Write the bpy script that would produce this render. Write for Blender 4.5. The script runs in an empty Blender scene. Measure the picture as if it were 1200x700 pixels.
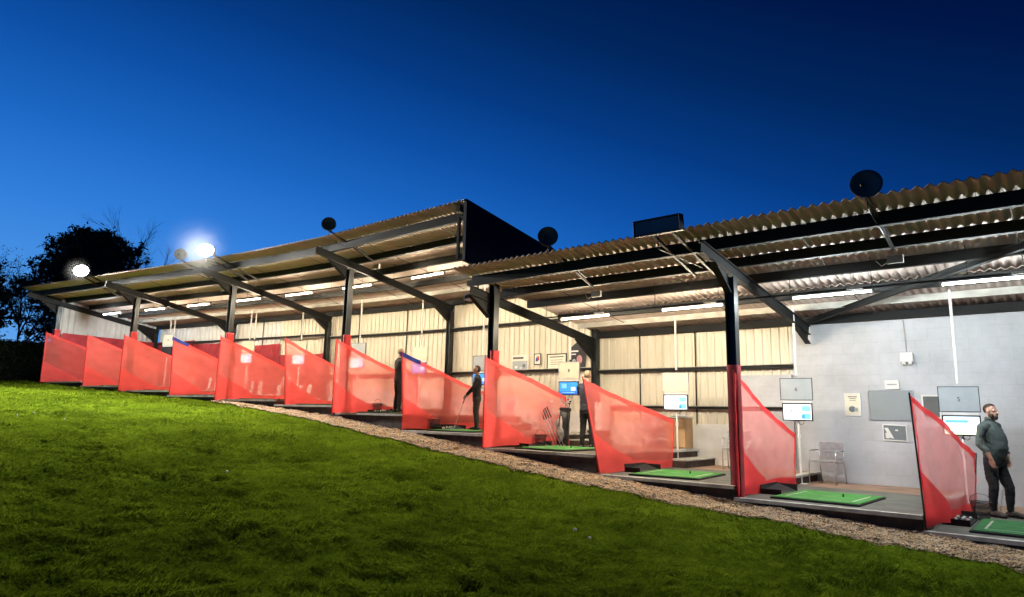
import bpy, bmesh, math, random
import numpy as np
from mathutils import Vector, Matrix, noise
from mathutils.bvhtree import BVHTree

random.seed(7); RNG = np.random.default_rng(7)
sc = bpy.context.scene
COL = sc.collection
ZO = 1.65                      # world height of the lens: lawn under the camera is z = 0
rad = math.radians

# ------------------------------------------------------------------ plan of the range
# survey frame: u = along the row of bays (growing uphill), v = depth into the building,
# z = height relative to the lens.  World: X = -u, Y = v, Z = z + ZO.
V0 = 10.97
US = {-4: -8.9, -3: -6.2, -2: -3.5, -1: -.9, 0: 1.78, 1: 4.42, 2: 7.12, 3: 9.92, 4: 12.7, 5: 15.4}
P = {k: (u, V0) for k, u in US.items()}
H = {}
_u, _v = 15.4, V0
for _i, _h in enumerate([5, 8, 9, 10, 10, 10, 10]):
    _u += 2.72*math.cos(rad(_h)); _v -= 2.72*math.sin(rad(_h)); P[6+_i] = (_u, _v); H[5+_i] = _h
FL = {-3: -2.0, -2: -1.85, -1: -1.62, 0: -1.45, 1: -1.25, 2: -1.07, 3: -.72, 4: -.43, 5: -.04, 6: .15, 7: .29, 8: .4, 9: .56, 10: .73, 11: .9}

def head(k):
    return rad((H.get(k, 0 if k < 5 else 10)+H.get(k-1, 0 if k < 6 else 10))/2)
def Q(s, d, z):
    k = math.floor(s); k = max(-4, min(11, k)); t = s-k
    a, b = P[k], P[k+1]; h = head(k)*(1-t)+head(k+1)*t
    return Vector((-(a[0]+(b[0]-a[0])*t+d*math.sin(h)), a[1]+(b[1]-a[1])*t+d*math.cos(h), z+ZO))
def W(u, v, z): return Vector((-u, v, z+ZO))
def roof_near(d): return 3.07-.137*(d+1.07)
def roof_far(d): return 4.6-.158*(d+1.0)

GX = [-300, -60, -12, -4, 0, 1.75, 4.4, 7.2, 9.9, 12.7, 15.5, 18, 20.7, 23.4, 26.1, 28.8, 31.5, 36, 60, 400]
GZ = [-4, -3.2, -2.2, -1.82, -1.58, -1.52, -1.34, -1.1, -.78, -.47, -.17, .03, .2, .34, .5, .66, .84, 1.0, 1.35, 3]
FU = [p[0] for k, p in sorted(P.items())]; FV = [p[1] for k, p in sorted(P.items())]
def ground_np(u, v):
    z = 0
    for o in (-1.2, -.6, 0, .6, 1.2): z = z+np.interp(u+o, GX, GZ)/5
    vf = np.interp(u, FU, FV); d = vf-v
    z = z-.055*np.clip(d, -.3, 1.3)-.012*np.clip(d-1.3, 0, 12)
    return z
def ground(u, v): return float(ground_np(np.array([u]), np.array([v]))[0])

# ------------------------------------------------------------------ materials
MATS = {}
def new_mat(name):
    m = bpy.data.materials.new(name); m.use_nodes = True; nt = m.node_tree
    b = nt.nodes['Principled BSDF']; return m, nt, b
def N(nt, t, **kw):
    n = nt.nodes.new(t)
    for k, v in kw.items(): setattr(n, k, v)
    return n
def mat(name, c1, c2=None, scale=8, rough=.7, metal=0, bump=0, bscale=None, detail=5, spec=.4, coords='Object'):
    if name in MATS: return MATS[name]
    m, nt, b = new_mat(name)
    b.inputs['Roughness'].default_value = rough; b.inputs['Metallic'].default_value = metal
    b.inputs['Specular IOR Level'].default_value = spec
    tc = N(nt, 'ShaderNodeTexCoord')
    nz = N(nt, 'ShaderNodeTexNoise'); nz.inputs['Scale'].default_value = scale; nz.inputs['Detail'].default_value = detail
    nt.links.new(tc.outputs[coords], nz.inputs['Vector'])
    if c2 is None: c2 = tuple(min(1, c*.72) for c in c1)
    r = N(nt, 'ShaderNodeValToRGB'); r.color_ramp.elements[0].position = .33; r.color_ramp.elements[1].position = .67
    r.color_ramp.elements[0].color = (*c2, 1); r.color_ramp.elements[1].color = (*c1, 1)
    nt.links.new(nz.outputs['Fac'], r.inputs['Fac']); nt.links.new(r.outputs['Color'], b.inputs['Base Color'])
    if bump:
        n2 = N(nt, 'ShaderNodeTexNoise'); n2.inputs['Scale'].default_value = bscale or scale*6; n2.inputs['Detail'].default_value = 4
        nt.links.new(tc.outputs[coords], n2.inputs['Vector'])
        bp = N(nt, 'ShaderNodeBump'); bp.inputs['Strength'].default_value = bump; bp.inputs['Distance'].default_value = .02
        nt.links.new(n2.outputs['Fac'], bp.inputs['Height']); nt.links.new(bp.outputs['Normal'], b.inputs['Normal'])
    MATS[name] = m; return m
def emis(name, col, s):
    if name in MATS: return MATS[name]
    m, nt, b = new_mat(name); b.inputs['Base Color'].default_value = (*col, 1)
    b.inputs['Emission Color'].default_value = (*col, 1); b.inputs['Emission Strength'].default_value = s
    MATS[name] = m; return m

steel = mat('painted steel', (.008, .0085, .0085), (.004, .005, .005), 3, .8, 0, .1)
steel2 = mat('column steel', (.030, .034, .034), (.012, .014, .015), 2.5, .42, .1, .1)
palesteel = mat('pale steel', (.42, .40, .36), (.28, .26, .22), 4, .6)
white = mat('white plastic', (.75, .74, .71), (.62, .61, .58), 3, .5)
alu = mat('aluminium', (.62, .62, .63), (.46, .46, .47), 12, .3, .7)
blackp = mat('black plastic', (.02, .02, .022), (.012, .012, .014), 9, .45)
rubber = mat('black rubber', (.022, .022, .024), (.014, .014, .015), 30, .8, 0, .3)
nosing = mat('concrete nosing', (.50, .49, .45), (.30, .29, .26), 6, .85, 0, .3)
asphalt = mat('bay surface', (.135, .14, .12), (.075, .08, .07), 3.5, .85, 0, .35, 40)
brown = mat('brown paving', (.32, .21, .15), (.22, .14, .10), 3, .85, 0, .3, 30)
riserm = mat('riser board', (.075, .05, .036), (.03, .02, .016), 5, .8, 0, .3)
cardboard = mat('cardboard', (.42, .27, .14), (.33, .20, .10), 3, .8)
redcloth = mat('red cloth', (.62, .045, .045), (.46, .028, .03), 5, .75, 0, .25, 30)
darkred = mat('dark red cloth', (.38, .03, .04), (.24, .018, .024), 4, .8, 0, .2)
bluecloth = mat('blue tape', (.03, .07, .5), (.02, .04, .32), 8, .6)
navyp = mat('navy gable sheet', (.016, .02, .034), (.010, .013, .022), 2, .7)
balls = mat('golf balls', (.8, .8, .76), (.6, .6, .55), 20, .4)

def roofmat(name, a, b_):
    if name in MATS: return MATS[name]
    m, nt, b = new_mat(name); b.inputs['Roughness'].default_value = 1; b.inputs['Specular IOR Level'].default_value = .05
    tc = N(nt, 'ShaderNodeTexCoord')
    nz = N(nt, 'ShaderNodeTexNoise'); nz.inputs['Scale'].default_value = 1.1; nz.inputs['Detail'].default_value = 8; nz.inputs['Roughness'].default_value = .65
    mp = N(nt, 'ShaderNodeMapping'); mp.inputs['Scale'].default_value = (3.2, .55, 1)
    nt.links.new(tc.outputs['Object'], mp.inputs['Vector']); nt.links.new(mp.outputs['Vector'], nz.inputs['Vector'])
    r = N(nt, 'ShaderNodeValToRGB'); e = r.color_ramp.elements
    e[0].position = .3; e[0].color = (*b_, 1); e[1].position = .68; e[1].color = (*a, 1)
    nt.links.new(nz.outputs['Fac'], r.inputs['Fac']); nt.links.new(r.outputs['Color'], b.inputs['Base Color'])
    MATS[name] = m; return m
roofm = roofmat('fibre cement roof', (.63, .53, .48), (.47, .395, .355))

def cladmat():
    m, nt, b = new_mat('cream cladding'); b.inputs['Roughness'].default_value = .5
    tc = N(nt, 'ShaderNodeTexCoord')
    mp = N(nt, 'ShaderNodeMapping'); mp.inputs['Scale'].default_value = (2.2, 2.2, .35)
    nz = N(nt, 'ShaderNodeTexNoise'); nz.inputs['Scale'].default_value = 1.6; nz.inputs['Detail'].default_value = 7; nz.inputs['Roughness'].default_value = .62
    nt.links.new(tc.outputs['Object'], mp.inputs['Vector']); nt.links.new(mp.outputs['Vector'], nz.inputs['Vector'])
    r = N(nt, 'ShaderNodeValToRGB'); e = r.color_ramp.elements
    e[0].position = .22; e[0].color = (.46, .405, .30, 1); e[1].position = .5; e[1].color = (.63, .58, .46, 1)
    nt.links.new(nz.outputs['Fac'], r.inputs['Fac']); nt.links.new(r.outputs['Color'], b.inputs['Base Color'])
    return m
clad = cladmat()
cladw = mat('pale cladding', (.62, .62, .60), (.50, .49, .46), 1.5, .5)

def blockmat():
    m, nt, b = new_mat('painted blockwork'); b.inputs['Roughness'].default_value = .6
    tc = N(nt, 'ShaderNodeTexCoord'); sx = N(nt, 'ShaderNodeSeparateXYZ'); cx = N(nt, 'ShaderNodeCombineXYZ')
    nt.links.new(tc.outputs['Object'], sx.inputs[0]); nt.links.new(sx.outputs['X'], cx.inputs['X']); nt.links.new(sx.outputs['Z'], cx.inputs['Y'])
    br = N(nt, 'ShaderNodeTexBrick'); br.inputs['Scale'].default_value = 1; br.inputs['Brick Width'].default_value = .45
    br.inputs['Row Height'].default_value = .225; br.inputs['Mortar Size'].default_value = .008; br.inputs['Mortar Smooth'].default_value = .6
    br.inputs['Color1'].default_value = (.475, .485, .515, 1); br.inputs['Color2'].default_value = (.46, .47, .50, 1); br.inputs['Mortar'].default_value = (.43, .44, .465, 1)
    nt.links.new(cx.outputs[0], br.inputs['Vector'])
    nz = N(nt, 'ShaderNodeTexNoise'); nz.inputs['Scale'].default_value = 1.4; nz.inputs['Detail'].default_value = 8; nz.inputs['Roughness'].default_value = .7
    nt.links.new(tc.outputs['Object'], nz.inputs['Vector'])
    r = N(nt, 'ShaderNodeValToRGB'); r.color_ramp.elements[0].position = .3; r.color_ramp.elements[0].color = (.80, .79, .77, 1)
    r.color_ramp.elements[1].position = .62; r.color_ramp.elements[1].color = (1, 1, 1, 1)
    nt.links.new(nz.outputs['Fac'], r.inputs['Fac'])
    mx = N(nt, 'ShaderNodeMix', data_type='RGBA', blend_type='MULTIPLY'); mx.inputs['Factor'].default_value = 1
    nt.links.new(br.outputs['Color'], mx.inputs['A']); nt.links.new(r.outputs['Color'], mx.inputs['B'])
    nt.links.new(mx.outputs['Result'], b.inputs['Base Color'])
    bp = N(nt, 'ShaderNodeBump'); bp.inputs['Strength'].default_value = .3; bp.inputs['Distance'].default_value = .006; bp.invert = True
    ad = N(nt, 'ShaderNodeMath', operation='ADD'); n3 = N(nt, 'ShaderNodeTexNoise'); n3.inputs['Scale'].default_value = 14; n3.inputs['Detail'].default_value = 5
    nt.links.new(tc.outputs['Object'], n3.inputs['Vector'])
    ml = N(nt, 'ShaderNodeMath', operation='MULTIPLY'); ml.inputs[1].default_value = .7
    nt.links.new(n3.outputs['Fac'], ml.inputs[0]); nt.links.new(br.outputs['Fac'], ad.inputs[0]); nt.links.new(ml.outputs[0], ad.inputs[1])
    nt.links.new(ad.outputs[0], bp.inputs['Height']); nt.links.new(bp.outputs['Normal'], b.inputs['Normal'])
    return m
block = blockmat()

def netmat(name, col, opac):
    m = bpy.data.materials.new(name); m.use_nodes = True; nt = m.node_tree; nt.nodes.clear()
    out = N(nt, 'ShaderNodeOutputMaterial'); tr = N(nt, 'ShaderNodeBsdfTransparent')
    df = N(nt, 'ShaderNodeBsdfDiffuse'); tl = N(nt, 'ShaderNodeBsdfTranslucent')
    tc = N(nt, 'ShaderNodeTexCoord'); mp = N(nt, 'ShaderNodeMapping'); mp.inputs['Scale'].default_value = (1, 1.3, 2.2); mp.inputs['Rotation'].default_value = (.7, 0, 0)
    n0 = N(nt, 'ShaderNodeTexNoise'); n0.inputs['Scale'].default_value = 1.5; n0.inputs['Detail'].default_value = 4; n0.inputs['Roughness'].default_value = .45
    nt.links.new(tc.outputs['Object'], mp.inputs['Vector']); nt.links.new(mp.outputs[0], n0.inputs['Vector'])
    r0 = N(nt, 'ShaderNodeValToRGB'); r0.color_ramp.elements[0].position = .36; r0.color_ramp.elements[0].color = (*[c*.95 for c in col], 1)  # fold shading put into the colour as faint darker streaks
    r0.color_ramp.elements[1].position = .62; r0.color_ramp.elements[1].color = (*[min(1, c*1.06+.01) for c in col], 1)
    nt.links.new(n0.outputs['Fac'], r0.inputs['Fac']); nt.links.new(r0.outputs[0], df.inputs['Color']); nt.links.new(r0.outputs[0], tl.inputs['Color'])
    bp = N(nt, 'ShaderNodeBump'); bp.inputs['Strength'].default_value = .35; bp.inputs['Distance'].default_value = .08
    nt.links.new(n0.outputs['Fac'], bp.inputs['Height']); nt.links.new(bp.outputs[0], df.inputs['Normal'])
    m1 = N(nt, 'ShaderNodeMixShader'); m1.inputs[0].default_value = .42
    nt.links.new(df.outputs[0], m1.inputs[1]); nt.links.new(tl.outputs[0], m1.inputs[2])
    m2 = N(nt, 'ShaderNodeMixShader')
    tc = N(nt, 'ShaderNodeTexCoord'); nz = N(nt, 'ShaderNodeTexNoise'); nz.inputs['Scale'].default_value = 3.2; nz.inputs['Detail'].default_value = 6
    nt.links.new(tc.outputs['Object'], nz.inputs['Vector'])
    mr = N(nt, 'ShaderNodeMapRange'); mr.inputs['From Min'].default_value = .3; mr.inputs['From Max'].default_value = .7
    mr.inputs['To Min'].default_value = opac-.01; mr.inputs['To Max'].default_value = opac+.01
    nt.links.new(nz.outputs['Fac'], mr.inputs['Value']); nt.links.new(mr.outputs[0], m2.inputs[0])
    nt.links.new(tr.outputs[0], m2.inputs[1]); nt.links.new(m1.outputs[0], m2.inputs[2]); nt.links.new(m2.outputs[0], out.inputs[0])
    return m
net_r = netmat('red net mesh', (.95, .19, .16), .60)
net_p = netmat('faded red net mesh', (.88, .22, .23), .55)
cloth_r = netmat('red net hem', (.95, .14, .13), .86)
cloth_p = netmat('crimson net hem', (.82, .075, .085), .90)
wire = netmat('wire basket mesh', (.06, .055, .06), .55)

# ------------------------------------------------------------------ mesh builder
class MB:
    def __init__(s): s.v = []; s.f = []; s.m = []
    def add(s, vs, fs, mi=0):
        o = len(s.v); s.v += [tuple(v) for v in vs]; s.f += [tuple(i+o for i in f) for f in fs]; s.m += [mi]*len(fs)
    def hexa(s, c, mi=0):     # 8 corners: bottom 4, top 4
        s.add(c, [(0, 3, 2, 1), (4, 5, 6, 7), (0, 1, 5, 4), (1, 2, 6, 5), (2, 3, 7, 6), (3, 0, 4, 7)], mi)
    def box(s, x0, x1, y0, y1, z0, z1, mi=0):
        s.hexa([Vector(p) for p in ((x0, y0, z0), (x1, y0, z0), (x1, y1, z0), (x0, y1, z0), (x0, y0, z1), (x1, y0, z1), (x1, y1, z1), (x0, y1, z1))], mi)
    def bar(s, a, b, w, h, up=(0, 0, 1), mi=0):     # rectangular bar centred on the line a-b
        a, b, up = Vector(a), Vector(b), Vector(up); d = (b-a).normalized()
        r = d.cross(up)
        if r.length < 1e-4: r = d.cross(Vector((1, 0, 0)))
        r.normalize(); n = r.cross(d); r = r*w/2; n = n*h/2
        s.hexa([a-r-n, a+r-n, b+r-n, b-r-n, a-r+n, a+r+n, b+r+n, b-r+n], mi)
    def ibeam(s, a, b, w, h, up=(0, 0, 1), tf=.014, mi=0):   # flanges perpendicular to up
        a, b, up = Vector(a), Vector(b), Vector(up); d = (b-a).normalized()
        r = d.cross(up).normalized(); n = r.cross(d)
        s.bar(a+n*(h/2-tf/2), b+n*(h/2-tf/2), w, tf, n, mi); s.bar(a-n*(h/2-tf/2), b-n*(h/2-tf/2), w, tf, n, mi)
        s.bar(a, b, .012, h-2*tf-.002, n, mi)
    def tube(s, pts, r, seg=8, mi=0, cap=True):
        pts = [Vector(p) for p in pts]; n = len(pts); rs = r if isinstance(r, (list, tuple)) else [r]*n
        vs = []; ref = None
        for i, p in enumerate(pts):
            d = (pts[min(i+1, n-1)]-pts[max(i-1, 0)]).normalized()
            if ref is None:
                ref = Vector((0, 0, 1)) if abs(d.z) < .9 else Vector((1, 0, 0))
            x = (ref-d*ref.dot(d)).normalized(); y = d.cross(x); ref = x
            for k in range(seg):
                a = 2*math.pi*k/seg; vs.append(p+(x*math.cos(a)+y*math.sin(a))*rs[i])
        fs = [(i*seg+k, i*seg+(k+1) % seg, (i+1)*seg+(k+1) % seg, (i+1)*seg+k) for i in range(n-1) for k in range(seg)]
        if cap: fs += [tuple(range(seg-1, -1, -1)), tuple((n-1)*seg+k for k in range(seg))]
        s.add(vs, fs, mi)
    def grid(s, fn, nu, nv, mi=0):
        vs = [fn(i/nu, j/nv) for j in range(nv+1) for i in range(nu+1)]; w = nu+1
        s.add(vs, [(j*w+i, j*w+i+1, (j+1)*w+i+1, (j+1)*w+i) for j in range(nv) for i in range(nu)], mi)
    def prism(s, poly, ext, mi=0):
        ext = Vector(ext); n = len(poly); vs = [Vector(p) for p in poly]; vs += [p+ext for p in vs]
        s.add(vs, [tuple(range(n-1, -1, -1)), tuple(range(n, 2*n))]+[(i, (i+1) % n, (i+1) % n+n, i+n) for i in range(n)], mi)
    def sphere(s, c, r, mi=0, seg=10, rings=6, sq=(1, 1, 1)):
        c = Vector(c); vs = [c+Vector((0, 0, r*sq[2]))]
        for j in range(1, rings):
            t = math.pi*j/rings
            for k in range(seg):
                a = 2*math.pi*k/seg; vs.append(c+Vector((r*math.sin(t)*math.cos(a)*sq[0], r*math.sin(t)*math.sin(a)*sq[1], r*math.cos(t)*sq[2])))
        vs.append(c-Vector((0, 0, r*sq[2]))); L = len(vs)-1
        fs = [(0, 1+k, 1+(k+1) % seg) for k in range(seg)]
        fs += [(1+(j-1)*seg+k, 1+j*seg+k, 1+j*seg+(k+1) % seg, 1+(j-1)*seg+(k+1) % seg) for j in range(1, rings-1) for k in range(seg)]
        fs += [(L, 1+(rings-2)*seg+(k+1) % seg, 1+(rings-2)*seg+k) for k in range(seg)]
        s.add(vs, fs, mi)

def props(o, label=None, cat=None, group=None, kind=None):
    if label: o['label'] = label
    if cat: o['category'] = cat
    if group: o['group'] = group
    if kind: o['kind'] = kind
    return o
SPLIT = {'wall_seam', 'sag_rod', 'end_cap', 'net_pole', 'markings', 'stretcher', 'rail_ledge'}
def pieces(mb):
    par = list(range(len(mb.v)))
    def fnd(a):
        while par[a] != a: par[a] = par[par[a]]; a = par[a]
        return a
    for f in mb.f:
        r = fnd(f[0])
        for i in f[1:]: par[fnd(i)] = r
    out = {}
    for i, f in enumerate(mb.f):
        out.setdefault(fnd(f[0]), []).append(i)
    res = []
    for fl in out.values():
        m = MB(); idx = {}
        for i in fl:
            g_ = []
            for k in mb.f[i]:
                if k not in idx: idx[k] = len(m.v); m.v.append(mb.v[k])
                g_.append(idx[k])
            m.f.append(tuple(g_)); m.m.append(mb.m[i])
        res.append(m)
    return res
def obj(name, mb, mats, parent=None, smooth=False, bevel=0, recalc=True):
    if name in SPLIT:
        for m in pieces(mb): o = _obj(name, m, mats, parent, smooth, bevel, recalc)
        return o
    return _obj(name, mb, mats, parent, smooth, bevel, recalc)
def _obj(name, mb, mats, parent=None, smooth=False, bevel=0, recalc=True):
    me = bpy.data.meshes.new(name); off = Vector((0, 0, 0))
    if parent is not None and not parent.get('_local'): off = parent.matrix_basis.translation
    me.from_pydata([Vector(v)-off for v in mb.v], [], mb.f)
    if not isinstance(mats, (list, tuple)): mats = [mats]
    for m in mats: me.materials.append(m)
    if len(mats) > 1: me.polygons.foreach_set('material_index', mb.m)
    if recalc:
        bm = bmesh.new(); bm.from_mesh(me); bmesh.ops.recalc_face_normals(bm, faces=bm.faces); bm.to_mesh(me); bm.free()
    if smooth: me.polygons.foreach_set('use_smooth', [True]*len(me.polygons))
    o = bpy.data.objects.new(name, me); COL.objects.link(o)
    if parent is not None: o.parent = parent
    if bevel:
        bv = o.modifiers.new('Bevel', 'BEVEL'); bv.width = bevel; bv.segments = 2; bv.limit_method = 'ANGLE'
    return o
def thing(name, loc, label, cat, group=None, rz=0, local=False):
    o = bpy.data.objects.new(name, None); COL.objects.link(o); o.empty_display_size = .1
    o.location = loc; o.rotation_euler = (0, 0, rz); props(o, label, cat, group)
    if local: o['_local'] = 1
    return o
def dup(root, loc, rz, label, group=None):
    r = root.copy(); COL.objects.link(r); r.location = loc; r.rotation_euler = (0, 0, rz)
    r['label'] = label
    if group: r['group'] = group
    for ch in list(root.children):
        c = ch.copy(); COL.objects.link(c); c.parent = r
        for g in ch.children:
            d = g.copy(); COL.objects.link(d); d.parent = c
    return r
def txt(name, s, size, mt, parent, loc, rot, ext=.002):
    cu = bpy.data.curves.new(name, 'FONT'); cu.body = s; cu.size = size; cu.align_x = 'CENTER'; cu.align_y = 'CENTER'; cu.extrude = ext
    t = bpy.data.objects.new('t', cu); COL.objects.link(t); bpy.context.view_layer.update()
    me = bpy.data.meshes.new_from_object(t.evaluated_get(bpy.context.evaluated_depsgraph_get()))
    bpy.data.objects.remove(t)
    me.materials.clear(); me.materials.append(mt)
    o = bpy.data.objects.new(name, me); COL.objects.link(o); o.parent = parent; o.location = loc; o.rotation_euler = rot
    return o
def ordn(n): return ['first', 'second', 'third', 'fourth', 'fifth', 'sixth', 'seventh', 'eighth', 'ninth', 'tenth', 'eleventh', 'twelfth'][n]

# ------------------------------------------------------------------ people
def limb(mb, pts, rs, seg=14, sq=1.0):
    """closed tapered tube with rounded ends through pts"""
    P_ = [Vector(p) for p in pts]; R_ = list(rs)
    d0 = (P_[0]-P_[1]).normalized(); d1 = (P_[-1]-P_[-2]).normalized()
    a = [P_[0]+d0*R_[0]*t for t in (.98, .8, .45)]; ra = [R_[0]*.2, R_[0]*.6, R_[0]*.89]
    b = [P_[-1]+d1*R_[-1]*t for t in (.45, .8, .98)]; rb = [R_[-1]*.89, R_[-1]*.6, R_[-1]*.2]
    mb.tube(a+P_+b, ra+R_+rb, seg)
def ellip(mb, rings, seg=24):
    """rings: (x, y, z, rx, ry)"""
    r0, r1 = rings[0], rings[-1]
    ex = [(r0[0], r0[1], r0[2]-.02, r0[3]*.6, r0[4]*.6)]+list(rings)+[(r1[0], r1[1], r1[2]+.015, r1[3]*.5, r1[4]*.5)]
    vs = []; n = len(ex)
    for x, y, z, rx, ry in ex:
        for k in range(seg):
            a = 2*math.pi*k/seg; vs.append((x+rx*math.cos(a), y+ry*math.sin(a), z))
    fs = [(i*seg+k, i*seg+(k+1) % seg, (i+1)*seg+(k+1) % seg, (i+1)*seg+k) for i in range(n-1) for k in range(seg)]
    fs += [tuple(range(seg-1, -1, -1)), tuple((n-1)*seg+k for k in range(seg))]; mb.add(vs, fs)
def hand(mb, wrist, direc, palm_n, size=.18, curl=.5, side=1):
    """palm and five fingers; direc = along the hand, palm_n = palm normal, thumb toward direc x palm_n * side"""
    w_ = Vector(wrist); d = Vector(direc).normalized(); nrm = Vector(palm_n); nrm = (nrm-d*nrm.dot(d)).normalized(); s_ = d.cross(nrm)*side
    k = size/.18
    for off in (-.026, -.009, .009, .026): limb(mb, [w_+s_*off*.7*k, w_+d*.085*k+s_*off*k], [.015*k, .0135*k], 8)
    for off, L, r_ in ((.030, .066, .0092), (.010, .076, .0095), (-.010, .070, .009), (-.029, .054, .008)):
        p0 = w_+d*.088*k+s_*off*k; a = curl; p1 = p0+(d*math.cos(a*.5)+nrm*math.sin(a*.5))*L*.42*k
        p2 = p1+(d*math.cos(a*1.3)+nrm*math.sin(a*1.3))*L*.34*k; p3 = p2+(d*math.cos(a*2)+nrm*math.sin(a*2))*L*.26*k
        limb(mb, [p0, p1, p2, p3], [r_*k, r_*.95*k, r_*.88*k, r_*.8*k], 8)
    t0 = w_+d*.025*k+s_*.03*k; t1 = t0+(d*.7+s_*.6+nrm*.3).normalized()*.038*k; t2 = t1+(d*.85+s_*.15+nrm*.5).normalized()*.032*k
    limb(mb, [t0, t1, t2], [.013*k, .011*k, .0095*k], 8)

def body(name, parts, mats, root, voxel=.009, smooth_it=3):
    """parts: [(tag, MB)] merged by voxel remesh into one continuous surface; materials by nearest source part"""
    allmb = MB(); tags = []
    for tag, m in parts:
        allmb.add(m.v, m.f, 0); tags += [tag]*len(m.f)
    me = bpy.data.meshes.new(name+'_src'); me.from_pydata(allmb.v, [], allmb.f)
    bm = bmesh.new(); bm.from_mesh(me); bmesh.ops.recalc_face_normals(bm, faces=bm.faces); bm.to_mesh(me); bm.free()
    o = bpy.data.objects.new(name, me); COL.objects.link(o)
    rm = o.modifiers.new('Remesh', 'REMESH'); rm.mode = 'VOXEL'; rm.voxel_size = voxel; rm.adaptivity = 0
    sm = o.modifiers.new('Smooth', 'SMOOTH'); sm.iterations = smooth_it; sm.factor = .5
    dg = bpy.context.evaluated_depsgraph_get(); ev = o.evaluated_get(dg); out = bpy.data.meshes.new_from_object(ev)
    o.modifiers.clear(); 
    keys = list(mats.keys()); 
    trees = {}
    for tag in keys:
        t = MB()
        for tg, m in parts:
            if tg == tag: t.add(m.v, m.f)
        if t.v: trees[tag] = BVHTree.FromPolygons([Vector(v) for v in t.v], t.f)
    out.materials.clear()
    for k_ in keys: out.materials.append(mats[k_])
    mi = []
    for p in out.polygons:
        best, bd = 0, 1e9
        for i, k_ in enumerate(keys):
            if k_ in trees:
                q = trees[k_].find_nearest(p.center)
                if q[3] is not None and q[3] < bd: bd = q[3]; best = i
        mi.append(best)
    out.polygons.foreach_set('material_index', mi); out.polygons.foreach_set('use_smooth', [True]*len(out.polygons))
    # cloth wrinkles
    n_ = len(out.vertices); co = np.empty(n_*3, np.float32); out.vertices.foreach_get('co', co); co = co.reshape(-1, 3)
    no = np.empty(n_*3, np.float32); out.vertices.foreach_get('normal', no); no = no.reshape(-1, 3)
    amp = np.array([.0075*noise.noise((float(c[0])*9, float(c[1])*9, float(c[2])*20))*(float(c[2]) < 1.5)+.0025*noise.noise((float(c[0])*35, float(c[1])*35, float(c[2])*20)) for c in co])
    out.vertices.foreach_set('co', (co+no*amp[:, None]).astype(np.float32).ravel()); out.update()
    o.data = out; out.name = name; o.parent = root
    return o
skin = mat('skin', (.52, .30, .22), (.45, .24, .17), 12, .5)
def face_parts(hx, hy, hz, turn=0, s=1.0):
    """skin parts of a head centred at (hx,hy,hz), facing +Y turned by `turn` rad"""
    mb = MB(); c = Vector((hx, hy, hz)); R_ = Matrix.Rotation(turn, 3, 'Z')
    def at(x, y, z): return c+R_ @ Vector((x*s, y*s, z*s))
    def blob(x, y, z, rx, ry, rz):
        b = MB(); b.sphere((0, 0, 0), 1, seg=16, rings=10); mb.add([at(x+v[0]*rx, y+v[1]*ry, z+v[2]*rz) for v in b.v], b.f)
    blob(0, -.008, .035, .076, .094, .085); blob(0, .02, -.035, .06, .072, .075); blob(0, .06, -.085, .032, .032, .028)
    limb(mb, [at(0, .094, .012), at(0, .112, -.022)], [.009, .014], 8)            # nose
    blob(-.02, .085, -.058, .016, .012, .006); blob(.02, .085, -.058, .016, .012, .006); blob(0, .088, -.066, .02, .012, .007)
    blob(-.032, .078, .022, .02, .014, .01); blob(.032, .078, .022, .02, .014, .01)
    for e in (-1, 1): blob(e*.08, -.005, -.005, .011, .02, .032)
    return mb, at
def eyes(root, at, mtn=blackp):
    for e in (-1, 1):
        mb = MB(); mb.sphere(at(e*.031, .089, .012), .0085, seg=8, rings=6); obj('eye', mb, mtn, root, True)
def place(root, loc, face_dir):
    root.location = loc; root.rotation_euler = (0, 0, math.atan2(face_dir[1], face_dir[0])-math.pi/2)

# --- bearded man (profile to the right, slightly toward the camera)
jump = mat('dark green top', (.080, .100, .095), (.055, .072, .068), 5, .8, 0, .5, 60)
trou = mat('black joggers', (.014, .014, .016), (.009, .009, .010), 5, .8, 0, .5, 50)
shoe = mat('dark brown shoe', (.045, .035, .03), (.03, .022, .02), 8, .6)
hairm = mat('brown hair', (.06, .032, .02), (.035, .018, .012), 40, .8, 0, .6, 120)
hairg = mat('grey fair hair', (.36, .28, .19), (.26, .19, .12), 40, .8, 0, .6, 120)
root = thing('person', (0, 0, 0), 'bearded man in dark green quarter zip and black joggers holding a club by his side', 'person', local=True)
T = MB(); ellip(T, [(0, 0, .90, .175, .13), (0, .015, .98, .19, .155), (0, .035, 1.08, .19, .17), (0, .035, 1.17, .19, .168), (0, .025, 1.28, .195, .16), (0, 0, 1.38, .205, .135), (0, -.015, 1.46, .17, .11), (0, -.02, 1.52, .085, .075)])
limb(T, [(-.17, -.01, 1.43), (-.225, -.03, 1.40)], [.075, .07]); limb(T, [(.17, -.01, 1.43), (.225, -.03, 1.40)], [.075, .07])
limb(T, [(0, -.015, 1.50), (0, -.005, 1.555)], [.068, .064])
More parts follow.
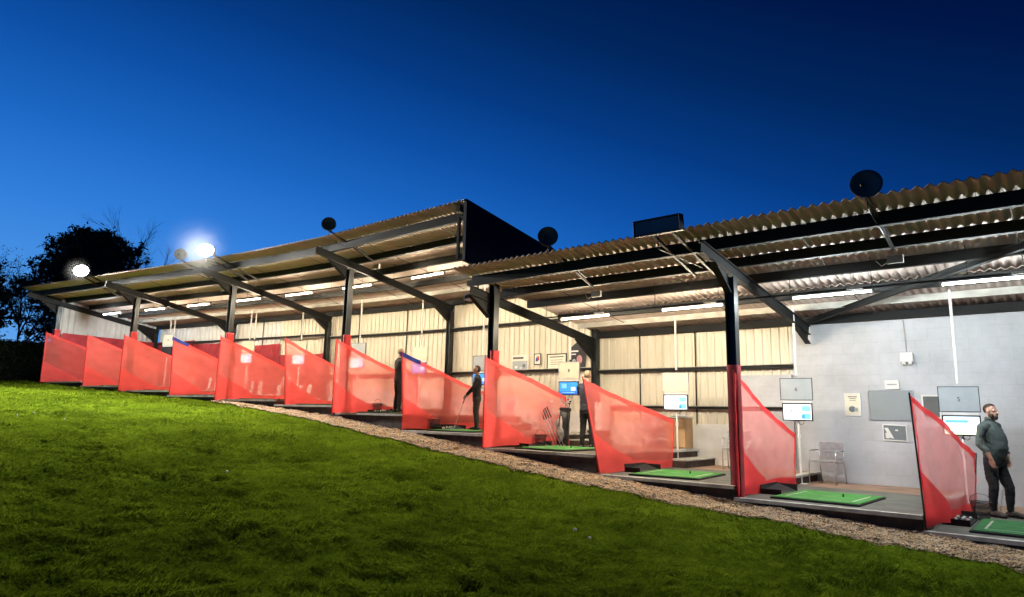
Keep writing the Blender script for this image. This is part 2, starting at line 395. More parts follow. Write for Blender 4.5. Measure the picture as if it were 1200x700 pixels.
# near (right) arm hanging forward, forearm bare; person's right = +x when facing +y
limb(T, [(.225, -.03, 1.39), (.262, -.06, 1.24), (.275, -.06, 1.13)], [.062, .056, .052]); limb(T, [(.275, -.06, 1.13), (.262, .03, 1.04)], [.052, .047])
limb(T, [(-.225, -.03, 1.39), (-.265, -.05, 1.24), (-.27, -.04, 1.12)], [.062, .056, .05]); limb(T, [(-.27, -.04, 1.12), (-.255, .07, 1.0)], [.05, .044])
A = MB(); limb(A, [(.262, .03, 1.04), (.25, .065, .94), (.245, .07, .92)], [.042, .031, .028]); hand(A, (.243, .072, .912), (-.1, .2, -.85), (-.9, .1, 0), .185, .55, -1)
limb(A, [(-.255, .07, 1.0), (-.21, .10, .92)], [.038, .03]); hand(A, (-.208, .102, .915), (.1, .1, -.9), (.9, .1, 0), .185, .6, 1)
Hd, at = face_parts(0, .02, 1.665, -.15, 1.0)
A.add(Hd.v, Hd.f); limb(A, [(0, -.005, 1.54), (0, .01, 1.61)], [.06, .058])
L = MB(); ellip(L, [(0, -.005, .80, .165, .125), (0, -.005, .88, .182, .14), (0, 0, .93, .18, .135)])
limb(L, [(.095, -.01, .84), (.12, 0, .62), (.125, .02, .47), (.125, -.01, .30), (.12, -.02, .12)], [.105, .092, .072, .066, .048])
limb(L, [(-.095, .0, .84), (-.12, .06, .62), (-.125, .12, .47), (-.13, .11, .30), (-.125, .10, .12)], [.105, .092, .072, .066, .048])
Sh = MB(); 
for x, y in ((.13, 0), (-.135, .12)):
    limb(Sh, [(x, y-.06, .05), (x, y+.03, .055), (x+.01*np.sign(x), y+.15, .035)], [.046, .05, .036], 12)
b = body('body', [('top', T), ('skin', A), ('joggers', L), ('shoe', Sh)], {'top': jump, 'skin': skin, 'joggers': trou, 'shoe': shoe}, root, .008)
eyes(root, at)
hm = MB(); 
hs = MB(); hs.sphere((0, 0, 0), 1, seg=22, rings=14)
vs = [at(v[0]*.085, v[1]*.103-.014, v[2]*.093+.042) for v in hs.v]
keep = [f for f in hs.f if all((hs.v[i][2] > .12+.55*max(0, hs.v[i][1]) or (hs.v[i][1] < -.2 and hs.v[i][2] > -.75)) for i in f)]
hm.add(vs, keep); obj('hair', hm, hairm, root, True)
bd = MB(); 
def blob2(mb, at, x, y, z, rx, ry, rz):
    b_ = MB(); b_.sphere((0, 0, 0), 1, seg=16, rings=10); mb.add([at(x+v[0]*rx, y+v[1]*ry, z+v[2]*rz) for v in b_.v], b_.f)
blob2(bd, at, 0, .055, -.095, .042, .048, .042); blob2(bd, at, -.045, .025, -.065, .024, .05, .04); blob2(bd, at, .045, .025, -.065, .024, .05, .04); blob2(bd, at, 0, .098, -.043, .026, .013, .007)
obj('beard', bd, hairm, root, True)
cb = MB(); ellip(cb, [(0, -.006, 1.535, .077, .078), (0, -.004, 1.575, .07, .072)]); obj('collar', cb, jump, root, True)
place(root, W(1.12, 13.55, -1.45), (.93, -.37))
pr = root
# his club, held low behind the leg
pm = pr.matrix_basis if False else Matrix.Translation(pr.location) @ Matrix.Rotation(pr.rotation_euler.z, 4, 'Z')
def club(a, b, label):
    root = thing('golf_club', b, label, 'golf club'); mb = MB(); mb.tube([a, b], .0065, 6); obj('shaft', mb, alu, root)
    mb = MB(); mb.tube([a, a.lerp(b, .28)], .013, 8); obj('grip', mb, blackp, root)
    mb = MB(); mb.bar(b+Vector((.01, 0, .01)), b+Vector((-.09, -.03, .0)), .025, .045); obj('club_head', mb, alu, root)
club(pm @ Vector((-.20, .09, .86)), pm @ Vector((-.02, -.02, .02)), 'golf club in the far hand of the bearded man')

# --- golfer in black with club (profile to the left)
blk = mat('black jacket', (.013, .013, .015), (.008, .008, .009), 5, .75, 0, .5, 50); trg = mat('charcoal trousers', (.040, .038, .034), (.025, .024, .022), 5, .8, 0, .4, 50)
def simple_person(label, scale, top, bottom, hair, armL, armR, turn=0, hairlen=0, girth=1.0, handpose=None, lean=0):
    root = thing('person', (0, 0, 0), label, 'person', local=True); g = girth
    T = MB(); ellip(T, [(0, 0, .86, .165*g, .125*g), (0, .01, .98, .165*g, .13*g), (0, .01+lean*.3, 1.12, .165*g, .125*g), (0, lean*.6, 1.28, .185*g, .13*g), (0, lean*.8, 1.40, .195*g, .12*g), (0, lean, 1.47, .15*g, .1*g), (0, lean, 1.52, .075, .07)])
    for e, arm in ((-1, armL), (1, armR)):
        limb(T, [(e*.16, lean, 1.43), (e*.2, lean, 1.41)], [.07, .066])
        limb(T, [(e*.2, lean, 1.40), arm[0], arm[1]], [.06, .05, .036])
    A = MB(); Hd, at = face_parts(0, .03+lean, 1.665, turn); A.add(Hd.v, Hd.f); limb(A, [(0, lean, 1.5), (0, .01+lean, 1.61)], [.055, .052])
    for e, arm in ((-1, armL), (1, armR)):
        d = (Vector(arm[1])-Vector(arm[0])).normalized(); hand(A, Vector(arm[1])+d*.02, d, (-e, .2, 0), .18, .9, -e)
    L = MB(); ellip(L, [(0, 0, .78, .155, .12), (0, 0, .90, .165, .13)])
    for e in (-1, 1): limb(L, [(e*.085, 0, .84), (e*.11, .02, .5), (e*.115, -.01, .28), (e*.115, -.02, .1)], [.1, .075, .068, .055])
    S_ = MB()
    for e in (-1, 1): limb(S_, [(e*.12, -.06, .045), (e*.12, .04, .05), (e*.13, .15, .035)], [.042, .046, .034], 12)
    body('body', [('top', T), ('skin', A), ('leg', L), ('shoe', S_)], {'top': top, 'skin': skin, 'leg': bottom, 'shoe': blackp}, root, .011, 3)
    eyes(root, at)
    hs = MB(); hs.sphere((0, 0, 0), 1, seg=20, rings=12); hm = MB()
    hm.add([at(v[0]*.084, v[1]*.101-.014, v[2]*(.095 if v[2] > 0 else .095+hairlen)+.038) for v in hs.v], [f for f in hs.f if all((hs.v[i][2] > .15+.6*max(0, hs.v[i][1]) or hs.v[i][1] < -.15) for i in f)]); obj('hair', hm, hair, root, True)
    root.scale = (scale,)*3
    return root
r = simple_person('golfer in black jacket standing on the green mat, both hands on a club', .885, blk, trg, hairm, ((-.22, .10, 1.17), (-.06, .28, .98)), ((.22, .08, 1.17), (.05, .30, .95)), 0, .03, .93)
loc = W(11.47, 12.3, -.388); fd = (-.78, -.62); place(r, loc, fd)
pm = Matrix.Translation(loc) @ Matrix.Rotation(r.rotation_euler.z, 4, 'Z') @ Matrix.Scale(.885, 4)
club(pm @ Vector((0, .30, .98)), pm @ Vector((.0, .62, .03)), 'golf club held to the mat by the golfer in black')
r = simple_person('man in black half hidden behind a red net, back to the camera', 1.0, blk, trou, hairg, ((-.27, .02, 1.2), (-.22, .22, 1.08)), ((.27, .02, 1.2), (.2, .24, 1.1)), .2, 0, 1.05)
place(r, Q(4.71, 1.5, FL[5]+.04), (.25, .95))
navy = mat('navy jacket', (.035, .042, .062), (.018, .022, .034), 5, .75, 0, .5, 50)
r = simple_person('man in navy jacket behind the uphill leaning net, reaching toward the blue screen', .985, navy, trou, hairg, ((-.26, .12, 1.25), (-.26, .36, 1.22)), ((.26, .05, 1.2), (.2, .26, 1.12)), .3, 0, 1.08)
place(r, W(8.62, 12.95, -.72), (-.15, .97))

# ------------------------------------------------------------------ ground
def lawnmat():
    m, nt, b = new_mat('lawn'); b.inputs['Roughness'].default_value = 1; b.inputs['Specular IOR Level'].default_value = 0
    tc = N(nt, 'ShaderNodeTexCoord')
    n1 = N(nt, 'ShaderNodeTexNoise'); n1.inputs['Scale'].default_value = .9; n1.inputs['Detail'].default_value = 6
    n2 = N(nt, 'ShaderNodeTexNoise'); n2.inputs['Scale'].default_value = 26; n2.inputs['Detail'].default_value = 5
    for n in (n1, n2): nt.links.new(tc.outputs['Object'], n.inputs['Vector'])
    r = N(nt, 'ShaderNodeValToRGB'); e = r.color_ramp.elements
    e[0].position = .36; e[0].color = (.035, .055, .004, 1); e[1].position = .66; e[1].color = (.11, .165, .010, 1)
    ad = N(nt, 'ShaderNodeMix', data_type='FLOAT'); ad.inputs['Factor'].default_value = .45
    nt.links.new(n1.outputs['Fac'], ad.inputs['A']); nt.links.new(n2.outputs['Fac'], ad.inputs['B'])
    nt.links.new(ad.outputs['Result'], r.inputs['Fac']); nt.links.new(r.outputs['Color'], b.inputs['Base Color'])
    bp = N(nt, 'ShaderNodeBump'); bp.inputs['Strength'].default_value = 1; bp.inputs['Distance'].default_value = .04
    nt.links.new(n2.outputs['Fac'], bp.inputs['Height']); nt.links.new(bp.outputs['Normal'], b.inputs['Normal'])
    return m
lawn_m = lawnmat()
def divot(u, v): return min(1, max(0, noise.noise((u*2.1, v*2.1, 21))-.36)*6)
def lumps(u, v):
    return .030*noise.noise((u*.9, v*.9, 0))+.026*noise.noise((u*2.3, v*2.3, 5))+.044*noise.noise((u*5, v*5, 9))-.07*max(0, divot(u, v))
def axis(lo, a, b, hi, step):
    c = list(np.arange(a, b+1e-6, step)); L = []; x = a; st = step
    while x > lo: st *= 1.35; x -= st; L.append(max(x, lo))
    R = []; x = b; st = step
    while x < hi: st *= 1.35; x += st; R.append(min(x, hi))
    return L[::-1]+c+R
AU = axis(-260, -5, 36, 380, .1); AV = axis(-260, -1, 11.2, 380, .1)
uu, vv = np.meshgrid(AU, AV); zz = ground_np(uu, vv)
lv = []
for j in range(len(AV)):
    for i in range(len(AU)):
        u, v = AU[i], AV[j]; z = zz[j, i]
        if -8 < u < 45 and -5 < v < 12: z += lumps(u, v)
        vf = float(np.interp(u, FU, FV))
        if v > vf+.25 and -9 < u < 33.6 and v < 17: z -= .5
        lv.append((-u, v, z+ZO))
w = len(AU); mb = MB(); mb.v = lv
mb.f = [(j*w+i, j*w+i+1, (j+1)*w+i+1, (j+1)*w+i) for j in range(len(AV)-1) for i in range(w-1)]; mb.m = [0]*len(mb.f)
lawn = obj('lawn', mb, lawn_m, smooth=True); props(lawn, kind='structure')

def gravel_edge(u):   # depth in front of the slabs where gravel turns to grass
    w_ = np.interp(u, [-9, 0, 2.2, 3.6, 6, 12, 16, 19, 21.5], [1.2, 1.1, 1.05, .82, .95, 1.0, .85, .5, 0])
    return w_+.07*noise.noise((u*1.3, 0, 3))+.04*noise.noise((u*4, 1, 3))
grav_m = mat('gravel', (.42, .31, .19), (.16, .11, .065), 42, .9, 0, 1, 60)
mb = MB(); us = np.arange(-9, 21.6, .12)
def gz(u, v): return ground(u, v)+.028
for i in range(len(us)-1):
    pass
NW = 8; vs = []
for u in us:
    vf = float(np.interp(u, FU, FV))+.3; e = float(np.interp(u, FU, FV))-max(0, gravel_edge(u))
    for j in range(NW+1):
        t = j/NW; v = vf*(1-t)+e*t; vs.append((-u, v, gz(u, v)+ZO+lumps(u, v)*(.6)+.012*noise.noise((u*9, v*9, 1))-(.05 if j == NW else 0)))
fs = [(i*(NW+1)+j, (i+1)*(NW+1)+j, (i+1)*(NW+1)+j+1, i*(NW+1)+j+1) for i in range(len(us)-1) for j in range(NW)]
mb.add(vs, fs); g = obj('gravel_path', mb, grav_m, smooth=True); props(g, kind='structure')

# loose stones
stone_ms = [mat('stone tan', (.70, .47, .26), (.45, .29, .15), 9, .8), mat('stone grey', (.52, .43, .33), (.32, .26, .19), 9, .8), mat('stone dark', (.20, .15, .10), (.10, .075, .05), 9, .85)]
ico = bmesh.new(); bmesh.ops.create_icosphere(ico, subdivisions=1, radius=1); IV = np.array([v.co[:] for v in ico.verts]); IF = np.array([[v.index for v in f.verts] for f in ico.faces]); ico.free()
def np_mesh(name, V_, F_, mats, mi=None, smooth=False):
    me = bpy.data.meshes.new(name); nf = len(F_); k = F_.shape[1]
    me.vertices.add(len(V_)); me.vertices.foreach_set('co', V_.astype(np.float32).ravel())
    me.loops.add(nf*k); me.loops.foreach_set('vertex_index', F_.astype(np.int32).ravel())
    me.polygons.add(nf); me.polygons.foreach_set('loop_start', np.arange(0, nf*k, k, dtype=np.int32)); me.polygons.foreach_set('loop_total', np.full(nf, k, dtype=np.int32))
    for m in mats: me.materials.append(m)
    if mi is not None: me.polygons.foreach_set('material_index', mi.astype(np.int32))
    me.update(calc_edges=True); 
    if smooth: me.polygons.foreach_set('use_smooth', [True]*nf)
    o = bpy.data.objects.new(name, me); COL.objects.link(o); return o
ns = 26000
ns = 42000
su = RNG.power(1.0, ns)*27-6
ws = np.array([max(0, gravel_edge(x)) for x in np.linspace(-6, 21, 400)])
wd = np.interp(su, np.linspace(-6, 21, 400), ws)+.03
svf = np.interp(su, FU, FV); sv = svf-RNG.random(ns)*wd*1.03
sz = ground_np(su, sv)+.03+np.array([lumps(a, b)*.6 for a, b in zip(su, sv)])
sr = RNG.uniform(.007, .017, ns)*np.interp(su, [0, 20], [1, 1.7])
V_ = IV[None]*(sr[:, None, None]*RNG.uniform(.55, 1.3, (ns, 1, 3)))*(1+RNG.uniform(-.22, .22, (ns, len(IV), 1)))
ang = RNG.uniform(0, 6.28, ns); c, s_ = np.cos(ang)[:, None], np.sin(ang)[:, None]
X = V_[:, :, 0]*c-V_[:, :, 1]*s_; Y = V_[:, :, 0]*s_+V_[:, :, 1]*c
V_ = np.stack([X-su[:, None], Y+sv[:, None], V_[:, :, 2]*.8+(sz+ZO)[:, None]], -1)
F_ = (IF[None]+(np.arange(ns)*len(IV))[:, None, None]).reshape(-1, 3)
st = np_mesh('gravel_stones', V_.reshape(-1, 3), F_, stone_ms, np.repeat(RNG.choice(3, ns, p=[.45, .33, .22]), len(IF)))
props(st, 'loose tan and grey gravel stones between the slabs and the lawn', 'gravel', kind='stuff')

# grass blades
def grassmat(name, a, b_):
    m, nt, b = new_mat(name); nt.nodes.remove(b); out = nt.nodes['Material Output']
    df = N(nt, 'ShaderNodeBsdfDiffuse'); tl = N(nt, 'ShaderNodeBsdfTranslucent'); mx = N(nt, 'ShaderNodeMixShader'); mx.inputs[0].default_value = .35
    geo = N(nt, 'ShaderNodeNewGeometry'); nz = N(nt, 'ShaderNodeTexNoise'); nz.inputs['Scale'].default_value = .55; nz.inputs['Detail'].default_value = 7; nz.inputs['Roughness'].default_value = .62
    nt.links.new(geo.outputs['Position'], nz.inputs['Vector'])
    r = N(nt, 'ShaderNodeValToRGB'); e = r.color_ramp.elements
    e[0].position = .40; e[0].color = (*b_, 1); e[1].position = .60; e[1].color = (*a, 1)
    nt.links.new(nz.outputs['Fac'], r.inputs['Fac'])
    for n in (df, tl): nt.links.new(r.outputs['Color'], n.inputs['Color'])
    nt.links.new(df.outputs[0], mx.inputs[1]); nt.links.new(tl.outputs[0], mx.inputs[2]); nt.links.new(mx.outputs[0], out.inputs[0])
    return m
gm = [grassmat('grass blade', (.125, .195, .010), (.042, .075, .005)), grassmat('grass blade light', (.175, .25, .016), (.070, .11, .008)), grassmat('grass blade dry', (.19, .20, .02), (.10, .11, .012))]
ng = 520000
rr = 2.6*np.exp(RNG.random(ng)*math.log(42/2.6)); th = RNG.uniform(-18, 108, ng)*math.pi/180   # angle from +v toward +u
gu = rr*np.sin(th); gv = rr*np.cos(th)
vf = np.interp(gu, FU, FV); edge = np.array([max(0.02, gravel_edge(x)) if x < 21.5 else .02 for x in np.linspace(-9, 42, 800)])
ed = np.interp(gu, np.linspace(-9, 42, 800), edge)
ok = (gv < vf-ed+RNG.normal(0, .035, ng)) | (gu > 33)
dv = np.array([divot(a, b) for a, b in zip(gu, gv)]); ok &= RNG.random(ng) > dv*.8
gu, gv, rr = gu[ok], gv[ok], rr[ok]; n = len(gu)
lz = np.array([lumps(a, b) for a, b in zip(gu, gv)])
gz_ = ground_np(gu, gv)+lz+ZO-.004
tuft = np.array([noise.noise((a*4.2, b*4.2, 4))+.6*noise.noise((a*10, b*10, 7)) for a, b in zip(gu, gv)])
hgt = RNG.uniform(.016, .042, n)*np.interp(rr, [3, 40], [1, 1.7])*np.clip(1+1.25*tuft, .3, 2.0); wid = RNG.uniform(.0028, .0052, n)*np.interp(rr, [3, 12, 40], [1, 2.2, 6])
an = RNG.uniform(0, 2*math.pi, n); ln = RNG.uniform(.4, 1.6, n)*hgt; la = RNG.uniform(0, 2*math.pi, n)
la = la*.5+1.2*np.array([noise.noise((a*.7, b*.7, 2)) for a, b in zip(gu, gv)])*3
bx = -gu; by = gv
dx, dy = np.cos(an)*wid, np.sin(an)*wid
base1 = np.stack([bx-dx, by-dy, gz_], -1); base2 = np.stack([bx+dx, by+dy, gz_], -1)
tip = np.stack([bx+np.cos(la)*ln, by+np.sin(la)*ln, gz_+hgt], -1)
V_ = np.stack([base1, base2, tip], 1).reshape(-1, 3); F_ = np.arange(3*n).reshape(-1, 3)
go = np_mesh('grass', V_, F_, gm, RNG.choice(3, n, p=[.66, .31, .03]))
props(go, 'short green grass of the sloping lawn in front of the bays', 'grass', kind='stuff')

# ------------------------------------------------------------------ bay floors
def slab(mb, k, d0, d1, z0, z1, s0=None, s1=None, mi=0):
    s0 = k-1 if s0 is None else s0; s1 = k if s1 is None else s1
    mb.hexa([Q(s0, d0, z0), Q(s1, d0, z0), Q(s1, d1, z0), Q(s0, d1, z0), Q(s0, d0, z1), Q(s1, d0, z1), Q(s1, d1, z1), Q(s0, d1, z1)], mi)
for k in range(-3, 12):
    z = FL[k]; mb = MB()
    slab(mb, k, .02, 4.7, z-.6, z-.045, mi=3)             # body with dark timber face
    slab(mb, k, 0, 3.05, z-.045, z, mi=0)
    slab(mb, k, 3.05, 4.7, z-.045, z, mi=1)
    mb.hexa([Q(k-1, -.05, z-.05), Q(k, -.05, z-.05), Q(k, .06, z-.05), Q(k-1, .06, z-.05), Q(k-1, -.05, z+.004), Q(k, -.05, z+.004), Q(k, .06, z+.004), Q(k-1, .06, z+.004)], 2)
    nx = FL.get(k+1)
    if nx is not None and nx-z > .25 and k < 7:
        m_ = (nx+z)/2
        slab(mb, k, 2.95, 4.55, z+.001, m_-.03, k-.16, k-.003, 3); slab(mb, k, 2.95, 4.55, m_-.03, m_, k-.17, k-.003, 2)
    if nx is not None:      # pale nosing on the lip of the next floor
        slab(mb, k, 2.95, 4.55, nx-.04, nx+.003, k-.02, k+.05, 2)
    o = obj('bay_floor', mb, [asphalt, brown, nosing, riserm]); props(o, kind='structure')

# ------------------------------------------------------------------ the building
bld = thing('golf_range_building', W(15, 15, -.6), 'long open fronted steel shelter with corrugated roof stepped in two levels', 'building')
def part(name, mb, m, smooth=False, bevel=0): return obj(name, mb, m, bld, smooth, bevel)

def roof(name, s0, s1, d0, d1, rf, pitch=.146, amp=.022):
    seg = []; s = s0; L = 0
    # arc-length sampling
    N_ = int((s1-s0)*400); pts = [Q(s0+(s1-s0)*i/N_, 0, 0) for i in range(N_+1)]
    acc = [0]
    for i in range(N_): acc.append(acc[-1]+(pts[i+1]-pts[i]).length)
    n = int(acc[-1]/(pitch/8)); ss = np.interp(np.linspace(0, acc[-1], n+1), acc, np.linspace(s0, s1, N_+1))
    cuts = [d0, d0+1.9, d0+1.9, d0+3.8, d0+3.8, d1] if d1-d0 > 5 else [d0, d1]
    mb = MB()
    for r_ in range(0, len(cuts), 2):
        a, b = cuts[r_]-(.12 if r_ else 0), cuts[r_+1]; lift = .014*(r_//2 % 2)
        rows = []
        for d in np.linspace(a, b, 4):
            for off in (0, .012):
                rows.append([Q(float(s), float(d), rf(d)+off+lift+amp*math.sin(2*math.pi*i/8)+.003*noise.noise((float(s)*.7, d, 3))) for i, s in enumerate(ss)])
        m = len(ss); base = len(mb.v)
        for rw in rows: mb.v += [tuple(p) for p in rw]
        for q in range(3):
            for off in (0, 1):
                A = base+(q*2+off)*m; B = base+((q+1)*2+off)*m
                fs = [(A+i, A+i+1, B+i+1, B+i) for i in range(m-1)]; mb.f += fs; mb.m += [0]*len(fs)
        for A, B in ((base, base+m), (base+6*m, base+7*m)):
            fs = [(A+i, A+i+1, B+i+1, B+i) for i in range(m-1)]; mb.f += fs; mb.m += [0]*len(fs)
    o = obj(name, mb, roofm, bld, True, recalc=False)
    return o
roof('roof', -4, 3.04, -1.1, 4.75, roof_near)
roof('roof', 2.97, 11.25, -1.02, 4.75, roof_far)

def run(mb, s0, s1, fn, w_, h_, step=1, kind='bar', mi=0):
    """beam following the row; fn(s) -> world point"""
    ks = [s0]+[k for k in range(math.ceil(s0+1e-6), math.floor(s1-1e-6)+1, step)]+[s1]
    if s1 <= 5: ks = [s0, s1]
    for a, b in zip(ks[:-1], ks[1:]):
        if b-a < .02: continue
        A, B = fn(a), fn(b)
        (mb.bar if kind == 'bar' else mb.ibeam)(A, B, w_, h_, mi=mi)
for rf, s0, s1 in ((roof_near, -4, 3.0), (roof_far, 3.05, 11.2)):
    for d, hh in ((-.58, .2), (.42, .17), (1.36, .17), (2.62, .15)):
        mb = MB(); run(mb, s0, s1, lambda s: Q(s, d, rf(d)-.03-hh/2), .06, hh)
        for e in (-1, 1):
            run(mb, s0, s1, lambda s: Q(s, d+.028*1, rf(d)-.03-hh/2+e*(hh/2-.006)), .09, .013)
        part('purlin', mb, steel)
    mb = MB(); run(mb, s0, s1, lambda s: Q(s, 3.5, rf(3.5)-.03-.07), .07, .13); part('purlin', mb, palesteel)
    mb = MB(); run(mb, s0, s1, lambda s: Q(s, 4.42, rf(4.42)-.05-.08), .07, .17); part('wall_plate', mb, steel)

def rafter(s, rf, d0=-1.05, d1=4.48):
    mb = MB(); a, b = Q(s, d0, rf(d0)-.33), Q(s, d1, rf(d1)-.33)
    mb.ibeam(a, b, .10, .20)
    # haunch at front post and at the back
    for (e0, e1, dr) in ((.1, -.45, .0), (.1, .62, 0)):
        pass
    t = Q(s, .02, 0)-Q(s, 0, 0); t.normalize(); x = t.cross(Vector((0, 0, 1)))*.006
    def tri(da, db, dz):
        pa = [Q(s, da, rf(da)-.44), Q(s, db, rf(db)-.44), Q(s, da, rf(da)-.44-dz)]
        mb.prism([p-x for p in pa], x*2)
        q0, q1 = pa[1], pa[2]; mb.bar(q0, q1, .12, .012, (q1-q0).cross(x))
    tri(.03, -.62, .34); tri(4.4, 3.5, .42 if s != 1 else .2)
    return part('rafter', mb, steel)
for s in (-3, -1, 1): rafter(s, roof_near)
rafter(3.02, roof_near, -.6)
for s in (5, 7, 9, 11): rafter(s, roof_far)

def column(s, d, z0, z1, name='column', w_=.17, h_=.17, m=steel2):
    mb = MB(); n = (Q(s, 1, 0)-Q(s, 0, 0)).normalized(); al = n.cross(Vector((0, 0, 1)))
    mb.ibeam(Q(s, d, z0), Q(s, d, z1), w_, h_, al)       # flanges face along the row
    c = Q(s, d, z0+.006); 
    mb.hexa([c+n*a*.13+al*b*.13+Vector((0, 0, z)) for z in (-.006, .006) for a, b in ((-1, -1), (-1, 1), (1, 1), (1, -1))])
    return part(name, mb, m)
for k in (-3, -1, 1, 3, 5, 7, 9, 11):
    rf = roof_near if k < 3 else roof_far
    col = column(k, .14, FL[k]-.02, rf(.14)-.46)
    if k != 1: column(k, 4.34, FL[k]-.02, rf(4.34)-.44)
    # cloth pad round the front post
    mb = MB(); n = (Q(k, 1, 0)-Q(k, 0, 0)).normalized(); al = n.cross(Vector((0, 0, 1)))
    zt = FL[k]+(2.16 if k == 1 else 2.12); 
    ring = []; al_n = (Q(k-.3, 1, 0)-Q(k, 1, 0)).normalized()
    for z in np.linspace(FL[k]-.1 if k == 1 else FL[k]+1.5, zt, 9):
        wv = (.092 if k == 1 else .112)+.006*math.sin(z*9)
        c = Q(k, .14, float(z)); ring.append([c+(Vector() if k == 1 else al_n*.06)+n*wv*a+al*(wv if k == 1 else wv*.48)*b for a, b in ((-1, -.75), (-.75, -1), (.75, -1), (1, -.75), (1, .75), (.75, 1), (-.75, 1), (-1, .75))])
    vs = [p for r_ in ring for p in r_]; mb.add(vs, [(i*8+j, i*8+(j+1) % 8, (i+1)*8+(j+1) % 8, (i+1)*8+j) for i in range(8) for j in range(8)]+[tuple(64+j for j in range(8))])
    o = obj('pad', mb, darkred if k == 1 else redcloth, col, True) if False else obj('post_pad', mb, darkred if k == 1 else redcloth, bld, True)

# gable sheet where the high roof ends over the low roof
mb = MB(); pts = []
for s in (2.955, 2.985):
    pts.append([Q(s, -.98, roof_far(-.98)+.03), Q(s, 4.7, roof_far(4.7)+.03), Q(s, 4.7, roof_near(4.7)+.05), Q(s, -.98, roof_near(-.98)+.19)])
A, B = pts; mb.hexa([A[0], A[1], A[2], A[3], B[0], B[1], B[2], B[3]])
part('gable_panel', mb, navyp)
mb = MB(); mb.bar(Q(3.06, -.95, roof_far(-.95)-.12), Q(3.06, 4.4, roof_far(4.4)-.12), .1, .15)
mb.bar(Q(3.06, -.9, roof_far(-.9)-.3), Q(3.06, -.9, roof_near(-.9)+.3), .06, .06)
part('gable_beam', mb, steel)

# back wall cladding
def cladding(name, s0, s1, zb, zt, d=4.56, m=clad, pitch=.19, depth=.028):
    L = (Q(s1, d, 0)-Q(s0, d, 0)).length; n = max(1, int(L/pitch)); prof = [(0, 0), (.42, 0), (.52, 1), (.78, 1), (.88, 0)]
    cs = []
    for i in range(n):
        for t, h in prof: cs.append(((i+t)/n, h))
    cs.append((1, 0)); mb = MB(); vs = []
    for j, z in enumerate((0, .5, 1)):
        for t, h in cs:
            s = s0+(s1-s0)*t; zb_, zt_ = (zb(s) if callable(zb) else zb), (zt(s) if callable(zt) else zt)
            vs.append(Q(s, d-h*depth, zb_+(zt_-zb_)*z))
    w_ = len(cs); mb.add(vs, [(j*w_+i, j*w_+i+1, (j+1)*w_+i+1, (j+1)*w_+i) for j in range(2) for i in range(w_-1)])
    return obj(name, mb, m, bld, False, recalc=False)
for k in range(2, 12):
    rf = roof_near if k <= 3 else roof_far
    s0, s1 = k-1, k
    if k == 2: s0 = 1.14
    tops = rf(4.5)-.1
    cladding('wall_panel', s0, s1, FL[k]+(.55 if k > 2 else .9), tops, m=clad if k < 9 else cladw, pitch=.19 if k < 9 else .23)
    mb = MB(); slab(mb, k, 4.50, 4.62, FL[k]-.02, FL[k]+(.56 if k > 2 else .95), s0 if k > 2 else 1.64, s1); part('plinth_wall', mb, white)
# step in the wall where the roofs change level: upper infill behind gable handled by far panels
mb = MB()
for k in (4, 5, 6, 7, 8, 9, 10, 11):
    for z in (2.72, 1.28) if k < 8 else (2.85,):
        mb.bar(Q(k-1, 4.47, z), Q(k, 4.47, z), .1, .07)
part('wall_rail', mb, steel)
mb = MB()
for z in (1.2, .26): mb.bar(Q(1.14, 4.47, z), Q(3, 4.47, z), .1, .075 if z > 1 else .06)
part('wall_rail', mb, steel)
mb = MB()
for z in (1.245, .30): mb.bar(Q(1.14, 4.44, z), Q(3, 4.44, z), .14, .012)
for k in range(4, 9): 
    for z in (2.76, 1.32): mb.bar(Q(k-1, 4.44, z), Q(k, 4.44, z), .14, .012)
part('rail_ledge', mb, palesteel)
mb = MB()
for s in (2.0, 2.55, 4.35, 5.0, 5.7, 6.5, 7.6, 8.4):
    rf = roof_near if s < 3 else roof_far
    mb.bar(Q(s, 4.52, FL[math.ceil(s)]+.6), Q(s, 4.52, rf(4.5)-.12), .03, .02, (0, 1, 0))
part('wall_seam', mb, steel)
# painted block wall on the right and its low pier
mb = MB(); mb.box(-4.83, 9.2, 15.50, 15.72, -2.3+ZO, 2.24+ZO)
mb.box(-6.05, -4.832, 15.44, 15.72, -1.3+ZO, 1.02+ZO)
part('block_wall', mb, block)
# end wall at the top of the row
d0, d1 = .25, 4.5; mb = MB(); n = int((d1-d0)/.235); vs = []; cs = []
for i in range(n):
    for t, h in [(0, 0), (.4, 0), (.55, 1), (.8, 1), (.95, 0)]: cs.append(((i+t)/n, h))
for z in (0, 1):
    for t, h in cs:
        d = d0+(d1-d0)*t; p = Q(11.04-.012*h, d, 0); zb_, zt_ = FL[11]+.05, roof_far(d)-.1; p.z = ZO+zb_+(zt_-zb_)*z; vs.append(p)
w_ = len(cs); mb.add(vs, [(i, i+1, w_+i+1, w_+i) for i in range(w_-1)]); part('end_wall', mb, cladw)
# red lining sheets low on the back and end walls
for k in (8, 9, 10, 11):
    mb = MB(); mb.grid(lambda a, b: Q(k-1+a, 4.49-.015*math.sin(a*31+b*3)-.012*math.sin(a*11), FL[k]+.05+b*(2.0 if k > 8 else 1.7)-.03*math.sin(a*math.pi)*b), 26, 6)
    o = part('red_lining', mb, darkred, True)
mb = MB(); mb.grid(lambda a, b: Q(10.97, .35+a*4.1, FL[11]+.05+b*1.95), 20, 3); part('red_lining', mb, darkred, True)
# wind brace in the low roof
mb = MB(); mb.ibeam(W(4.38, 15.25, 2.14), W(-.75, 11.0, 2.70), .09, .11); part('roof_brace', mb, steel)
